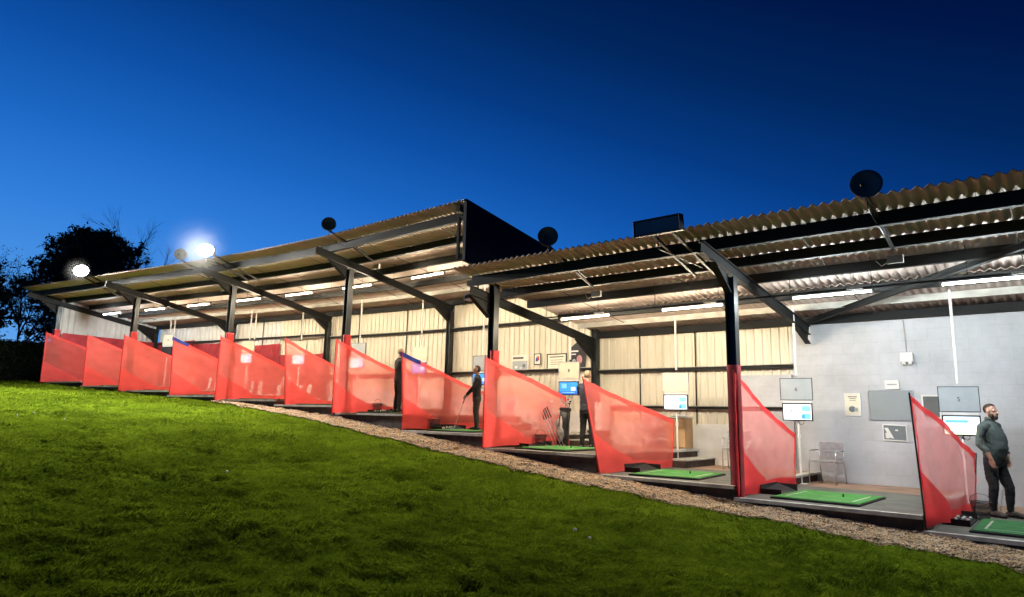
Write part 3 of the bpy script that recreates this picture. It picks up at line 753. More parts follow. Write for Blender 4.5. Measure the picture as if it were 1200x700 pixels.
# gutter bracket / cable tray line of the lights
for rf, s0, s1, zt in ((roof_near, -3, 2.93, 2.225), (roof_far, 3.1, 10.9, 3.78)):
    mb = MB(); run(mb, s0, s1, lambda s: Q(s, 1.2, zt), .03, .03)
    ks = np.arange(math.ceil(s0*2)/2+.25, s1, .5)
    for s in ks:
        s = float(s); mb.tube([Q(s, 1.2, zt+.01), Q(s, 1.2, rf(1.2)-.02)], .005, 5)
    part('light_trunking', mb, steel)
# sag cables under the roof sheets (sag rods between purlins)
mb = MB()
for s in [i+.5 for i in range(-3, 3)]:
    mb.tube([Q(s, -.5, roof_near(-.5)-.1), Q(s, 4.3, roof_near(4.3)-.12)], .008, 5)
for s in [i+.5 for i in range(3, 11)]:
    mb.tube([Q(s, -.5, roof_far(-.5)-.1), Q(s, 4.3, roof_far(4.3)-.12)], .008, 5)
part('sag_rod', mb, steel)

# ------------------------------------------------------------------ fluorescent tube lights
TW, TC = 880, 720
warm = emis('warm tube', (1, .85, .62), TW); cool = emis('cool tube', (.84, .93, .95), TC)
def make_tube(m, name='tube_light'):
    t = thing(name, (0, 0, 0), 'x', 'light', 'strip lights under the roof', local=True)
    mb = MB(); mb.box(-.66, .66, -.02, .02, .022, .05); mb.box(-.5, -.25, -.04, .04, .05, .085); obj('housing', mb, white, t, bevel=.006)
    mb = MB(); mb.tube([(-.63, 0, 0), (.63, 0, 0)], .017, 10); obj('tube', mb, m, t, True)
    mb = MB()
    for x in (-.645, .645): mb.box(x-.015, x+.015, -.03, .03, -.03, .036)
    obj('end_cap', mb, white, t)
    return t
pw = make_tube(warm); pc = make_tube(cool)
used = {}
TL = [(-.36, 'c', 'cool white strip light above the bearded man, cut by the right edge'), (.49, 'c', 'greenish white strip light hanging just left of the diagonal roof brace'),
      (1.45, 'w', 'warm strip light crossing behind the column with the dark red pad'), (2.37, 'w', 'warm strip light above the number 8 board'),
      (3.3, 'w', 'strip light mostly hidden behind the navy gable sheet, one end glowing'), (4.23, 'w', 'warm strip light between the navy gable and the blue wrapped column'),
      (5.32, 'w', 'strip light just right of the blue wrapped column top'), (6.29, 'w', 'warm strip light second left of the blue wrapped column'),
      (7.21, 'w', 'warm strip light over the two white conduits, fifth from the left end'), (8.23, 'w', 'warm strip light fourth from the left end of the shelter'),
      (9.2, 'w', 'warm strip light third from the left end of the shelter'), (10.27, 'c', 'bluish white strip light nearest the left end wall')]
for s, c, lab in TL:
    loc = Q(s, 1.2, 3.71 if s > 3 else 2.155); a = Q(s-.4, 1.2, 0); b = Q(s+.4, 1.2, 0)
    rz = math.atan2(b.y-a.y, b.x-a.x); src = pc if c == 'c' else pw
    if c not in used: src.location = loc; src.rotation_euler = (0, 0, rz); src['label'] = lab; used[c] = 1
    else: dup(src, loc, rz, lab)
# ------------------------------------------------------------------ floodlights and dishes on the eave
lampm = emis('flood lens lit', (1, .97, .90), 5000)
lens_off = mat('flood lens dark', (.03, .05, .06), (.02, .03, .035), 3, .15)
def floodlight(s, d, z, lit, label, yaw=0, w_=.8, h_=.34, tilt=25):
    rf = roof_far if s > 3 else roof_near
    root = thing('floodlight', Q(s, -.5, rf(-.5)-.12), label, 'floodlight', 'floodlights on the roof edge')
    c = Q(s, d, z); n = (Q(s, -1, 0)-Q(s, 0, 0)).normalized(); n = Matrix.Rotation(rad(yaw), 3, 'Z') @ n
    t = rad(tilt); f = n*math.cos(t)-Vector((0, 0, math.sin(t))); r = f.cross(Vector((0, 0, 1))).normalized(); up = r.cross(f)
    def bx(mb, x0, x1, y0, y1, z0, z1):
        mb.hexa([c+r*x+f*y+up*zz_ for zz_ in (z0, z1) for x, y in ((x0, y0), (x1, y0), (x1, y1), (x0, y1))])
    mb = MB(); W2, H2 = w_/2, h_/2
    def disc(q, kx, ky, y0, y1): q.prism([c+r*(W2*kx*math.cos(a_))+up*(H2*ky*math.sin(a_))+f*y0 for a_ in np.linspace(0, 2*math.pi, 29)[:-1]], f*(y1-y0))
    if lit:
        disc(mb, 1, 1, -.04, .0); disc(mb, .8, .8, -.12, -.041)
        for i in range(7): x = -W2*.7+i*W2*1.4/6; bx(mb, x-.006, x+.006, -.19, -.121, -H2*.6, H2*.6)
        obj('housing', mb, blackp, root, bevel=.004); mb = MB(); disc(mb, .93, .93, .001, .02); obj('lens', mb, lampm, root)
    if not lit: bx(mb, -W2, W2, -.12, -.02, -H2, H2)
    if not lit:
        for a in (-1, 1):
            bx(mb, a*W2-.02*(a > 0)-(0 if a > 0 else 0), a*W2+(.02 if a < 0 else 0), -.02, .03, -H2, H2)
        bx(mb, -W2, W2, -.02, .03, H2-.02, H2+.001); bx(mb, -W2, W2, -.02, .03, -H2-.001, -H2+.02)
        for i in range(9):
            x = -W2+.06+i*(w_-.12)/8; bx(mb, x-.006, x+.006, -.17, -.12, -H2*.8, H2*.8)
        obj('housing', mb, blackp, root, bevel=.006)
        mb = MB(); bx(mb, -W2+.03, W2-.03, -.018, .012, -H2+.03, H2-.03)
        obj('lens', mb, lampm if lit else lens_off, root)
    mb = MB()
    for a in (-.18, .18):
        mb.bar(c+r*a-f*.12-up*H2*.6, Q(s, .3, rf(.3)-.3)+r*a, .045, .045)
    mb.tube([c-f*.15+r*.1, c-f*.2+r*.1-up*.35, Q(s, .2, rf(.2)-.2)], .012, 6)
    obj('bracket', mb, steel2, root)
    return root
floodlight(1.2, -1.5, 3.07, False, 'wide unlit floodlight on brackets above the low roof edge', yaw=0, w_=.84, h_=.27, tilt=8)
floodlight(6.7, -1.5, 4.70, True, 'glaring white floodlight over the roof edge, right one of the lit pair', yaw=22, w_=.60, h_=.40, tilt=8)
floodlight(9.42, -1.35, 4.78, True, 'glaring white floodlight in front of the conifer, left one of the lit pair', yaw=24, w_=.62, h_=.42, tilt=8)

dishm = mat('dark dish', (.13, .155, .15), (.08, .10, .10), 5, .6)
def dish(s, z, label, r_=.21, yaw=0, tilt=5):
    rf = roof_far if s > 3 else roof_near
    root = thing('satellite_dish', Q(s, -.9, rf(-.9)), label, 'dish', 'round dishes standing over the roof edge')
    c = Q(s, -1.2, z); n = (Q(s, -1, 0)-Q(s, 0, 0)).normalized(); n = Matrix.Rotation(rad(yaw), 3, 'Z') @ n
    f = (n*math.cos(rad(tilt))+Vector((0, 0, math.sin(rad(tilt))))).normalized(); x = f.cross(Vector((0, 0, 1))).normalized(); y = x.cross(f)
    mb = MB(); R_ = 5; S_ = 28; vs = [c-f*.05]
    for i in range(1, R_+1):
        q = i/R_
        for k in range(S_):
            a = 2*math.pi*k/S_; vs.append(c+(x*math.cos(a)+y*math.sin(a))*r_*q-f*.05*(1-q*q))
    back = len(vs)
    vs += [v-f*.018 for v in vs]
    fs = []
    for o in (0, back):
        fs += [(o, o+1+k, o+1+(k+1) % S_) for k in range(S_)]
        fs += [(o+1+(i-1)*S_+k, o+1+i*S_+k, o+1+i*S_+(k+1) % S_, o+1+(i-1)*S_+(k+1) % S_) for i in range(1, R_) for k in range(S_)]
    L_ = 1+(R_-1)*S_; fs += [(L_+k, L_+(k+1) % S_, back+L_+(k+1) % S_, back+L_+k) for k in range(S_)]
    mb.add(vs, fs); obj('reflector', mb, dishm, root, True)
    mb = MB(); mb.tube([c-f*.06, c-f*.16], .045, 10); mb.box(*[q for q in (c.x-.04, c.x+.04)], c.y+.1, c.y+.2, c.z-.05, c.z+.06); mb.sphere(c+f*.01+x*.05-y*.02, .03)
    obj('feed_box', mb, blackp, root)
    mb = MB(); mb.bar(c-f*.06-y*r_*.8, Q(s, .35, rf(.35)-.26), .05, .03); mb.bar(c-f*.02-y*r_*.95, Q(s, .1, rf(.1)-.12), .03, .03)
    mb.tube([c-f*.16, c-f*.2-y*.3, Q(s, -.3, rf(-.3)-.25)], .007, 5)
    obj('bracket', mb, steel2, root)
    mb = MB(); e = Q(s, .5, rf(.5)-.33)
    mb.box(e.x-.12, e.x+.1, e.y-.03, e.y+.03, e.z-.09, e.z+.03)
    mb.tube([e+Vector((-.1, 0, -.05)), e+Vector((-.2, -.02, -.12)), e+Vector((-.28, 0, -.02))], .006, 5)
    obj('junction_box', mb, palesteel, root)
    return root
dish(.06, 3.23, 'biggest dark round dish, rightmost, over the low roof edge', .205, 12)
dish(2.1, 3.35, 'dark round dish beside the navy gable sheet on the low roof', .195, 35)
dish(4.72, 4.83, 'small dark round dish over the middle of the high roof edge', .19, 48)
dish(7.35, 4.84, 'small dark round dish beside the right lit floodlight', .19, 55)

# ------------------------------------------------------------------ divider nets
def make_net(k, ft, bt, fb=None, bb=None, mesh_m=net_r, hem_m=cloth_r, label='', d_len=2.85, wave=1.0, tape=None):
    """ft/fb/bt/bb: (ds along u, z) corrections of the four corners"""
    z = FL[k]; root = thing('divider_net', Q(k, 0, z), label, 'net', 'red divider nets between the bays')
    FB = Q(k, 0, z)+Vector((0, 0, 0)); FT = Q(k, -.02, z+2.0); BB = Q(k, d_len, z+.01); BT = Q(k, d_len, z+1.02)
    for p, c in ((FT, ft), (BT, bt), (FB, fb), (BB, bb)):
        if c: p.x -= c[0]; p.z += c[1]
    al = (Q(k-.3, 1, 0)-Q(k, 1, 0)).normalized()
    if k >= 3 and k % 2:       # on a padded column the net hangs on its near side
        fw = (Q(k, 0, 0)-Q(k, 1, 0)).normalized()
        for p in (FT, FB): p += al*.26+fw*.30
        for p in (BT, BB): p += al*.16
    else:
        for p in (FT, FB): p += al*.06
        for p in (BT, BB): p += al*(.10 if k > 1 else .05)
    ph = k*1.7
    def S(a, b, off=0):      # a: 0 front .. 1 back, b: 0 bottom .. 1 top
        bot = FB.lerp(BB, a); top = FT.lerp(BT, a); p = bot.lerp(top, b)
        p.z -= .012*math.sin(a*math.pi)*b; p.z += .02*math.sin(a*9+ph)*(1-b)
        ww = .055*math.sin(a*2.7+b*1.3+ph)*math.sin(a*math.pi)+.022*math.sin(a*7+b*5+ph)*(.4+a*(1-a)*2)
        ww += .03*(1-b)**4*math.sin(a*24+ph*2)*min(1, a*4)+.012*b**6*math.sin(a*31+ph)
        ww += .035*noise.noise((a*2.2+ph, b*2, 0))+.018*noise.noise((a*7+ph, b*6, 2))+.007*noise.noise((a*19+ph, b*9-a*14, 5))
        return p+al*(ww*wave*(1 if k < 1 else .35+.65*b)+off)
    mb = MB(); mb.grid(lambda a, b: S(a, b), 44, 26); obj('mesh', mb, mesh_m, root, True, recalc=False)
    mb = MB()
    mb.grid(lambda a, b: S(a, 1.004-(1-b)*(.05+.05*a), .006), 44, 2)                        # top hem
    hb = .085
    mb.grid(lambda a, b: S(a, b*hb*(1+.9*a), .006), 44, 5)                                # bottom hem
    def tri(a, b):            # reinforcement triangle front-bottom
        aa = a*.43; top = hb*(1+.9*aa)+(.43-hb)*(1-a)
        return S(aa, hb*(1+.9*aa)+(top-hb)*b, .007)
    mb.grid(tri, 22, 12)
    mb.grid(lambda a, b: S(a*.018, b, .008), 1, 26); mb.grid(lambda a, b: S(1-.02+a*.02, b, .008), 1, 26)
    obj('hem', mb, hem_m, root, True, recalc=False)
    mb = MB(); mb.tube([FB-Vector((0, 0, .03)), FT+Vector((0, 0, .04))], .012, 6); mb.tube([BB, BT], .01, 6); obj('net_pole', mb, blackp if k == 0 else redcloth, root)
    if tape:
        mb = MB(); mb.grid(lambda a, b: S(-.01+a*.2, .955+.06*b, -.012), 6, 2); mb.grid(lambda a, b: S(-.01+a*.2, .955+.06*b, .012), 6, 2); obj('tape', mb, bluecloth, root, True, recalc=False)
    return root
NL = {0: 'pale red net rightmost in the row, beside the bearded man', 1: 'crimson net tied to the column with the dark red pad',
      2: 'red net leaning uphill, with cardboard cabinet showing right of it', 3: 'red net with the black golf bag at its low end',
      4: 'red net left of the golfer in black with a club', 5: 'red net hanging at the column wrapped in blue',
      6: 'red net sixth from the left end, screen glowing through its top corner', 7: 'red net fifth from the left end, wide with creased lower corner',
      8: 'red net fourth from the left end, with blue tape on its top corner', 9: 'red net third from the left end, on a padded column',
      10: 'red net second from the left end', 11: 'leftmost dull red net beside the dark hedge'}
make_net(0, (.1, -.16), (-.35, -.04), (.03, .04), (-.25, .0), net_p, cloth_p, NL[0], 2.83, .9)
make_net(1, (0, .02), (-.03, -.02), (0, .02), (0, 0), net_p, cloth_p, NL[1], 2.9, .7)
make_net(2, (.34, -.2), (-.08, 0), (-.05, .03), (0, .0), net_r, cloth_r, NL[2], 2.95)
make_net(3, (.06, -.06), (.12, .18), (.08, .04), (0, 0), net_r, cloth_r, NL[3], 2.9)
make_net(4, (.17, -.12), (0, 0), (.05, .02), (0, 0), net_r, cloth_r, NL[4], 2.9, tape=True)
make_net(5, (.08, -.05), None, (.06, -.02), None, net_r, cloth_r, NL[5])
for k in range(6, 12):
    make_net(k, ({6: -.2, 7: .0, 8: .1, 9: .0, 10: .1, 11: .05}[k], -.05), None, ({6: -.45, 7: .06, 8: 0, 9: .0, 10: -.0, 11: 0}[k], -.02), None, net_r, cloth_r, NL[k], 2.85, tape=(k == 8))

# ------------------------------------------------------------------ mats and trays
matg = mat('green tee mat', (.06, .27, .05), (.04, .19, .035), 5, .9, 0, .4, 120)
matd = mat('dark tee mat', (.03, .17, .05), (.02, .12, .035), 5, .9, 0, .4, 120)
def make_mat():
    t = thing('tee_mat', (0, 0, 0), 'x', 'mat', 'green tee mats on the bay floors', local=True)
    mb = MB(); mb.box(-.67, .67, -.78, .78, 0, .028); obj('rubber_base', mb, rubber, t, bevel=.006)
    mb = MB(); mb.box(-.64, .64, -.75, .75, .0285, .04); o = obj('turf', mb, matg, t, bevel=.004)
    mb = MB()
    for q in ((-.52, -.49, -.5, .5), (.49, .52, -.5, .5), (-.52, .52, -.52, -.5), (-.12, .12, .0, .03)): mb.box(*q, .0405, .042)
    mk = obj('markings', mb, nosing, t)
    mb = MB(); mb.tube([(.2, .1, .04), (.2, .1, .085)], [.014, .01], 8); obj('tee', mb, rubber, t)
    return t
m0 = make_mat(); first = True
def tray(s, d, k, label, rz=0):
    root = thing('ball_tray', Q(s, d, FL[k]), label, 'tray', 'black ball trays beside the mats')
    c = Q(s, d, FL[k]); mb = MB()
    w_, l_ = .17, .42
    mb.hexa([c+Vector(p) for p in ((-w_, -l_, 0), (w_, -l_, 0), (w_, l_, 0), (-w_, l_, 0), (-w_, -l_, .05), (w_, -l_, .02), (w_, l_, .02), (-w_, l_, .13))])
    mb.box(c.x-w_-.012, c.x-w_, c.y-l_, c.y+l_, c.z, c.z+.15); mb.box(c.x-w_, c.x+w_, c.y-l_-.012, c.y-l_, c.z, c.z+.09); mb.box(c.x-w_, c.x+w_, c.y+l_, c.y+l_+.012, c.z, c.z+.13)
    obj('tray_body', mb, rubber, root)
    if k in (0, 4, 5):
        bm0 = None
        for i in range(12):
            pb = c+Vector((-.1+.075*(i % 4)+random.uniform(-.01, .01), -.3+.16*(i//4)+random.uniform(-.05, .05), 0)); pb.z = c.z+.05+.03*(pb.y-c.y)/.42+.032
            if bm0 is None:
                q = MB(); q.sphere((0, 0, 0), .0213, seg=10, rings=7); bm0 = _obj('golf_ball', q, balls, None, True); ob = bm0
            else: ob = bm0.copy(); COL.objects.link(ob)
            ob.location = pb; props(ob, 'white golf ball in the '+label, 'golf ball', 'golf balls in the trays')
tray_lab = {0: 'black ball tray beside the dark green mat', 1: 'black ball tray against the crimson net', 2: 'black ball tray beside the mat with white markings',
            3: 'black ball tray right of the red net with the golf bag', 4: 'black ball tray by the feet of the club holder', 5: 'black ball tray near the man half behind the net'}
for k in range(-1, 11):
    s = k-1+.5-.03; z = FL[k]
    lab = {0: 'dark green tee mat in front of the bearded man', 1: 'bright green tee mat in front of the silver chair by the block wall', 2: 'light green tee mat with clear white markings, before the low steps',
           3: 'green tee mat under the golf bag end of the net', 4: 'green tee mat the club holder stands on', 5: 'green tee mat under the man half behind the net'}.get(k, 'green tee mat in the %s bay from the left end' % ordn(min(11, 11-k)))
    if k == -1: lab = 'green tee mat past the right edge of the frame'
    a, b = Q(s-.2, 1, 0), Q(s+.2, 1, 0); rz = math.atan2(b.y-a.y, b.x-a.x)+math.pi+{1: -.03, 2: .1}.get(k, 0)
    loc = Q(k-.43, 1.1, z)
    if k == 0: m0.location = loc; m0.rotation_euler = (0, 0, rz); m0['label'] = lab
    else:
        r_ = dup(m0, loc, rz, lab)
    if k in tray_lab: tray(k-.1, 1.35, k, tray_lab[k])
for ch in m0.children:
    if ch.name.startswith('turf'):
        ch.data = ch.data.copy(); ch.data.materials[0] = matd

def basket(s, d, k, label):
    root = thing('ball_basket', Q(s, d, FL[k]+.005), label, 'basket', 'wire ball baskets')
    c = Q(s, d, FL[k]+.005); mb = MB(); S_ = 18
    prof = [(.10, 0), (.115, .09), (.13, .18), (.145, .27)]
    for i in range(3):
        vs = [c+Vector((r_*math.cos(2*math.pi*j/S_), r_*math.sin(2*math.pi*j/S_), h)) for r_, h in prof[i:i+2] for j in range(S_)]
        mb.add(vs, [(j, (j+1) % S_, S_+(j+1) % S_, S_+j) for j in range(S_)])
    mb.add([c+Vector((.1*math.cos(2*math.pi*j/S_), .1*math.sin(2*math.pi*j/S_), .004)) for j in range(S_)], [tuple(range(S_))])
    obj('wire_body', mb, wire, root, True)
    mb = MB(); 
    for r_, h in prof[::1]: mb.tube([c+Vector((r_*math.cos(a), r_*math.sin(a), h)) for a in np.linspace(0, 2*math.pi, 19)], .005, 5, cap=False)
    obj('rim', mb, blackp, root)
    mb = MB(); mb.tube([c+Vector((.145*math.cos(a), 0, .27+.12*math.sin(a))) for a in np.linspace(0, math.pi, 9)], .004, 5); obj('handle', mb, blackp, root)
basket(2.88, 1.5, 3, 'wire ball basket on the floor beside the golf bag net')
basket(3.93, .9, 4, 'wire ball basket behind the net left of the club holder')
basket(4.9, 1.2, 5, 'wire ball basket near the man half behind the net')
basket(-.18, 1.95, 0, 'wire ball basket low behind the rightmost net')

# ------------------------------------------------------------------ screen stands
scr_white = emis('screen white', (.74, .87, 1), .80); scr_blue = emis('screen blue', (.03, .24, .75), .75); scr_lb = emis('screen pale blue', (.16, .45, .85), .62)
scr_green = emis('screen pale green', (.72, .84, .62), 1.0); scr_dk = emis('screen dark blue', (.02, .10, .45), .9)
panel_grey = mat('grey number board', (.36, .39, .41), (.30, .33, .35), 3, .5); panel_cream = mat('cream number board', (.66, .60, .46), (.58, .52, .40), 3, .6)
def kiosk(k, ds, label, style, number=None, board=panel_grey, double=False, zt=None, dz=0):
    s = k+ds; F = FL[k if ds < .2 else k+1] if False else FL[k]; rf = roof_near if k < 3 else roof_far
    d = 3.45; c = Q(s, d, F); h = head(max(0, min(11, k)))
    root = thing('screen_stand', c, label, 'screen stand', 'screen stands at the back of the bays')
    # panels face down the row's front, turned a little toward the golfer
    yaw = h+rad(8); X_ = Vector((math.cos(yaw), math.sin(yaw), 0)); Fd = Vector((math.sin(yaw), -math.cos(yaw), 0)); Up = Vector((0, 0, 1))
    def bx(mb, x0, x1, y0, y1, z0, z1, o=c):
        mb.hexa([o+X_*x+Fd*y+Up*zz_ for zz_ in (z0, z1) for x, y in ((x0, y0), (x1, y0), (x1, y1), (x0, y1))])
    if k == 3: rf = roof_far
    top = rf(d)-.06-F if zt is None else zt
    m = 1.43+dz       # monitor centre height
    mb = MB(); mb.tube([c+Up*.01, c+Up*(m-.1)], .022, 10); bx(mb, -.1, .1, -.1, .1, 0, .012); mb.tube([c+Up*.9, c+Up*.98], .032, 10); obj('pole', mb, white, root)
    mb = MB(); pts = [c+Up*(m+.75)-Fd*.02, c+Up*top-Fd*.02]; mb.tube(pts, .025, 8)
    if double: mb.tube([p+X_*.24 for p in pts], .025, 8)
    for q in (.25, .6): mb.tube([pts[0].lerp(pts[1], q), pts[0].lerp(pts[1], q+.02)], .028, 8)
    obj('conduit', mb, white, root)
    mb = MB(); bx(mb, -.29, .29, .03, .075, m-.18, m+.18); scr = obj('monitor', mb, blackp, root, bevel=.005)
    def plate(name, mt, x0, x1, z0, z1, y=.0755, th=.002):
        q = MB(); bx(q, x0, x1, y, y+th, m+z0, m+z1); return obj(name, q, mt, root)
    if style == 'white':
        plate('display', scr_white, -.265, .265, -.155, .155); plate('display_graphic', scr_lb, .09, .25, .02, .12, .078); plate('display_graphic', scr_lb, .09, .25, -.14, -.03, .078)
        plate('display_graphic', scr_blue, .08, .14, -.13, -.06, .0805); plate('display_graphic', scr_blue, -.12, -.10, .0, .04, .078); plate('display_graphic', scr_blue, -.14, -.08, .03, .045, .0805)
    elif style == 'blue':
        plate('display', scr_blue, -.265, .265, -.155, .155); plate('display_graphic', scr_lb, -.2, -.05, .0, .12, .078)
        plate('display_graphic', scr_dk, -.265, .265, -.155, -.08, .078); plate('display_graphic', scr_white, .08, .2, -.06, .03, .078); plate('display_graphic', scr_lb, -.18, .18, -.12, -.1, .0805)
    elif style == 'view':
        plate('display', scr_white, -.265, .265, -.155, .155); plate('display_graphic', scr_green, -.265, .265, -.155, -.02, .078); plate('display_graphic', scr_lb, -.24, .1, .05, .1, .078)
        plate('display_graphic', scr_blue, -.2, -.13, -.13, -.1, .0805)
    else: plate('display', blackp, -.265, .265, -.155, .155)
    mb = MB(); bx(mb, -.27, .27, .0, .05, m+.185, m+.225); bx(mb, -.22, -.14, .05, .075, m+.19, m+.215); bx(mb, .12, .2, .05, .075, m+.19, m+.215); obj('sensor_bar', mb, white, root)
    mb = MB(); bx(mb, -.31, .29, .0, .03, m+.25, m+.68); obj('number_board', mb, board, root, bevel=.004)
    mb = MB(); e = .012
    for q in ((-.31-e, -.31, m+.25-e, m+.68+e), (.29, .29+e, m+.25-e, m+.68+e), (-.31, .29, m+.68, m+.68+e), (-.31, .29, m+.25-e, m+.25)): bx(mb, q[0], q[1], -.002, .034, q[2], q[3])
    obj('board_frame', mb, alu if board is panel_cream else blackp, root)
    if number:
        txt('number', number, .11, blackp, root, (c+X_*(-.01)+Fd*.0325+Up*(m+.46))-c, (rad(90), 0, yaw))
    mb = MB(); mb.tube([c+Fd*.03+X_*.06+Up*(m-.2)+X_*.05*math.cos(a)+Up*.05*math.sin(a) for a in np.linspace(0, 6.1, 14)], .006, 5); obj('cable', mb, blackp, root)
    return root
kiosk(0, -.06, 'screen stand behind the shoulder of the bearded man', 'view', '5', panel_grey, zt=3.9)
kiosk(1, 0, 'screen stand against the block wall with number 6 board', 'white', '6', panel_grey)
kiosk(2, 0, 'screen stand with blank cream board over white screen', 'white', None, panel_cream)
kiosk(3, .08, 'screen stand with number 8 cream board and blue screen', 'blue', '8', panel_cream)
kiosk(4, .2, 'screen stand with blue screen behind the club holder', 'blue', None, panel_grey)
kiosk(5, .13, 'screen stand with pale picture board and blue screen', 'blue', None, panel_cream)
kiosk(6, .1, 'screen stand with grey board right of the blue wrapped column', 'white', None, panel_grey, dz=.05)
kiosk(7, .15, 'screen stand with white screen seen through the sixth net from the left', 'white', None, panel_cream, dz=.1)
kiosk(8, .2, 'screen stand on two white conduits with screen seen through the fifth net from the left', 'white', None, panel_cream, True, dz=.1)
kiosk(10, .1, 'screen stand on two white conduits nearest the left end, dark screen', 'off', '15', panel_cream, True, dz=.22)

# ------------------------------------------------------------------ chairs
def make_chair():
    t = thing('armchair', (0, 0, 0), 'x', 'chair', 'aluminium armchairs at the back of the bays', local=True)
    # faces -Y
    for sx in (-1, 1):
        mb = MB(); mb.tube([(sx*.27, -.24, 0), (sx*.27, -.22, .45), (sx*.27, -.2, .62), (sx*.27, -.14, .66), (sx*.26, .2, .66)], .0125, 8); obj('leg', mb, alu, t, True)
        mb = MB(); mb.tube([(sx*.25, .30, 0), (sx*.25, .2, .45), (sx*.24, .26, .82)], .0125, 8); obj('leg', mb, alu, t, True)
    mb = MB()
    for i in range(5): y = -.2+i*.1; mb.box(-.25, .25, y-.042, y+.042, .44, .455)
    obj('seat', mb, alu, t)
    mb = MB()
    for i in range(4):
        z = .55+i*.075; y = .222+(z-.45)*.12; mb.bar((-.24, y, z), (.24, y, z), .012, .06)
    mb.tube([(-.24, .26, .82), (0, .27, .835), (.24, .26, .82)], .0125, 8)
    obj('backrest', mb, alu, t)
    mb = MB(); mb.bar((-.26, -.22, .42), (.26, -.22, .42), .02, .02); mb.bar((-.25, .2, .42), (.25, .2, .42), .02, .02); mb.bar((-.25, -.22, .2), (-.25, .25, .2), .012, .012); mb.bar((.25, -.22, .2), (.25, .25, .2), .012, .012); obj('stretcher', mb, alu, t)
    return t
ch0 = make_chair()
cl = [(.86, 3.95, 1, -.15, 'silver slatted armchair against the painted block wall'), (1.52, 3.7, 2, .2, 'silver armchair half hidden behind the column with dark red pad'),
      (2.36, 3.9, 3, .1, 'silver armchair seen through the net leaning uphill'), (3.55, 3.9, 4, -.1, 'silver armchair seen through the net with the golf bag'),
      (4.5, 3.9, 5, .1, 'silver armchair seen through the net left of the club holder'), (3.98, 3.7, 4, -.3, 'silver armchair behind the legs of the club holder'), (6.6, 3.9, 7, 0, 'silver armchair seen through the sixth net from the left'),
      (5.35, 3.7, 6, .2, 'silver armchair seen through the net on the blue wrapped column'), (7.6, 3.8, 8, .1, 'silver armchair seen through the fifth net from the left'), (8.5, 3.8, 9, -.2, 'silver armchair seen through the fourth net from the left')]
for i, (s, d, k, rz, lab) in enumerate(cl):
    loc = Q(s, d, FL[k]); rz += head(max(0, k))
    if i == 0: ch0.location = loc; ch0.rotation_euler = (0, 0, rz); ch0['label'] = lab
    else: dup(ch0, loc, rz, lab)

# cardboard cabinet, cabinet white
mb = MB(); root = thing('cabinet', Q(2.09, 4.1, FL[3]), 'brown wooden cabinet standing by the back wall above the low steps', 'cabinet')
c = Q(2.09, 4.1, FL[3]); mb.box(c.x-.24, c.x+.24, c.y-.2, c.y+.2, c.z+.03, c.z+.72); obj('body', mb, cardboard, root, bevel=.008)
mb = MB(); mb.box(c.x-.23, c.x-.004, c.y-.22, c.y-.201, c.z+.05, c.z+.7); obj('door', mb, cardboard, root, bevel=.004)
mb = MB(); mb.box(c.x+.004, c.x+.23, c.y-.22, c.y-.201, c.z+.05, c.z+.7); obj('door', mb, cardboard, root, bevel=.004)
mb = MB(); mb.box(c.x-.26, c.x+.26, c.y-.23, c.y+.21, c.z+.72, c.z+.745); mb.box(c.x-.23, c.x+.23, c.y-.19, c.y+.19, c.z, c.z+.03); obj('top', mb, palesteel, root)
mb = MB()
for i in range(9): mb.sphere(c+Vector((-.2+i*.05, random.uniform(-.1, .1), .775+random.uniform(0, .01))), .035, seg=8, rings=5, sq=(1.4, 1.2, .8))
o = obj('paper_pile', mb, white, None, True); props(o, 'crumpled white paper lying on top of the brown cabinet', 'paper')
# white cabinet in the bay with the blue screen
c = Q(3.0, 4.18, FL[4]); mb = MB(); root = thing('white_cabinet', Q(2.96, 4.1, FL[3]), 'low white cabinet under the blue screen with number 8', 'cabinet')
c = Q(2.93, 4.15, FL[3]); mb.box(c.x-.25, c.x+.25, c.y-.2, c.y+.2, c.z+.36, c.z+1.1); obj('body', mb, white, root, bevel=.01)
mb = MB(); mb.box(c.x-.24, c.x+.24, c.y-.215, c.y-.201, c.z+.39, c.z+1.07); obj('door', mb, white, root, bevel=.004)
mb = MB(); mb.box(c.x-.22, c.x+.22, c.y-.18, c.y+.18, c.z, c.z+.36); obj('base', mb, riserm, root)

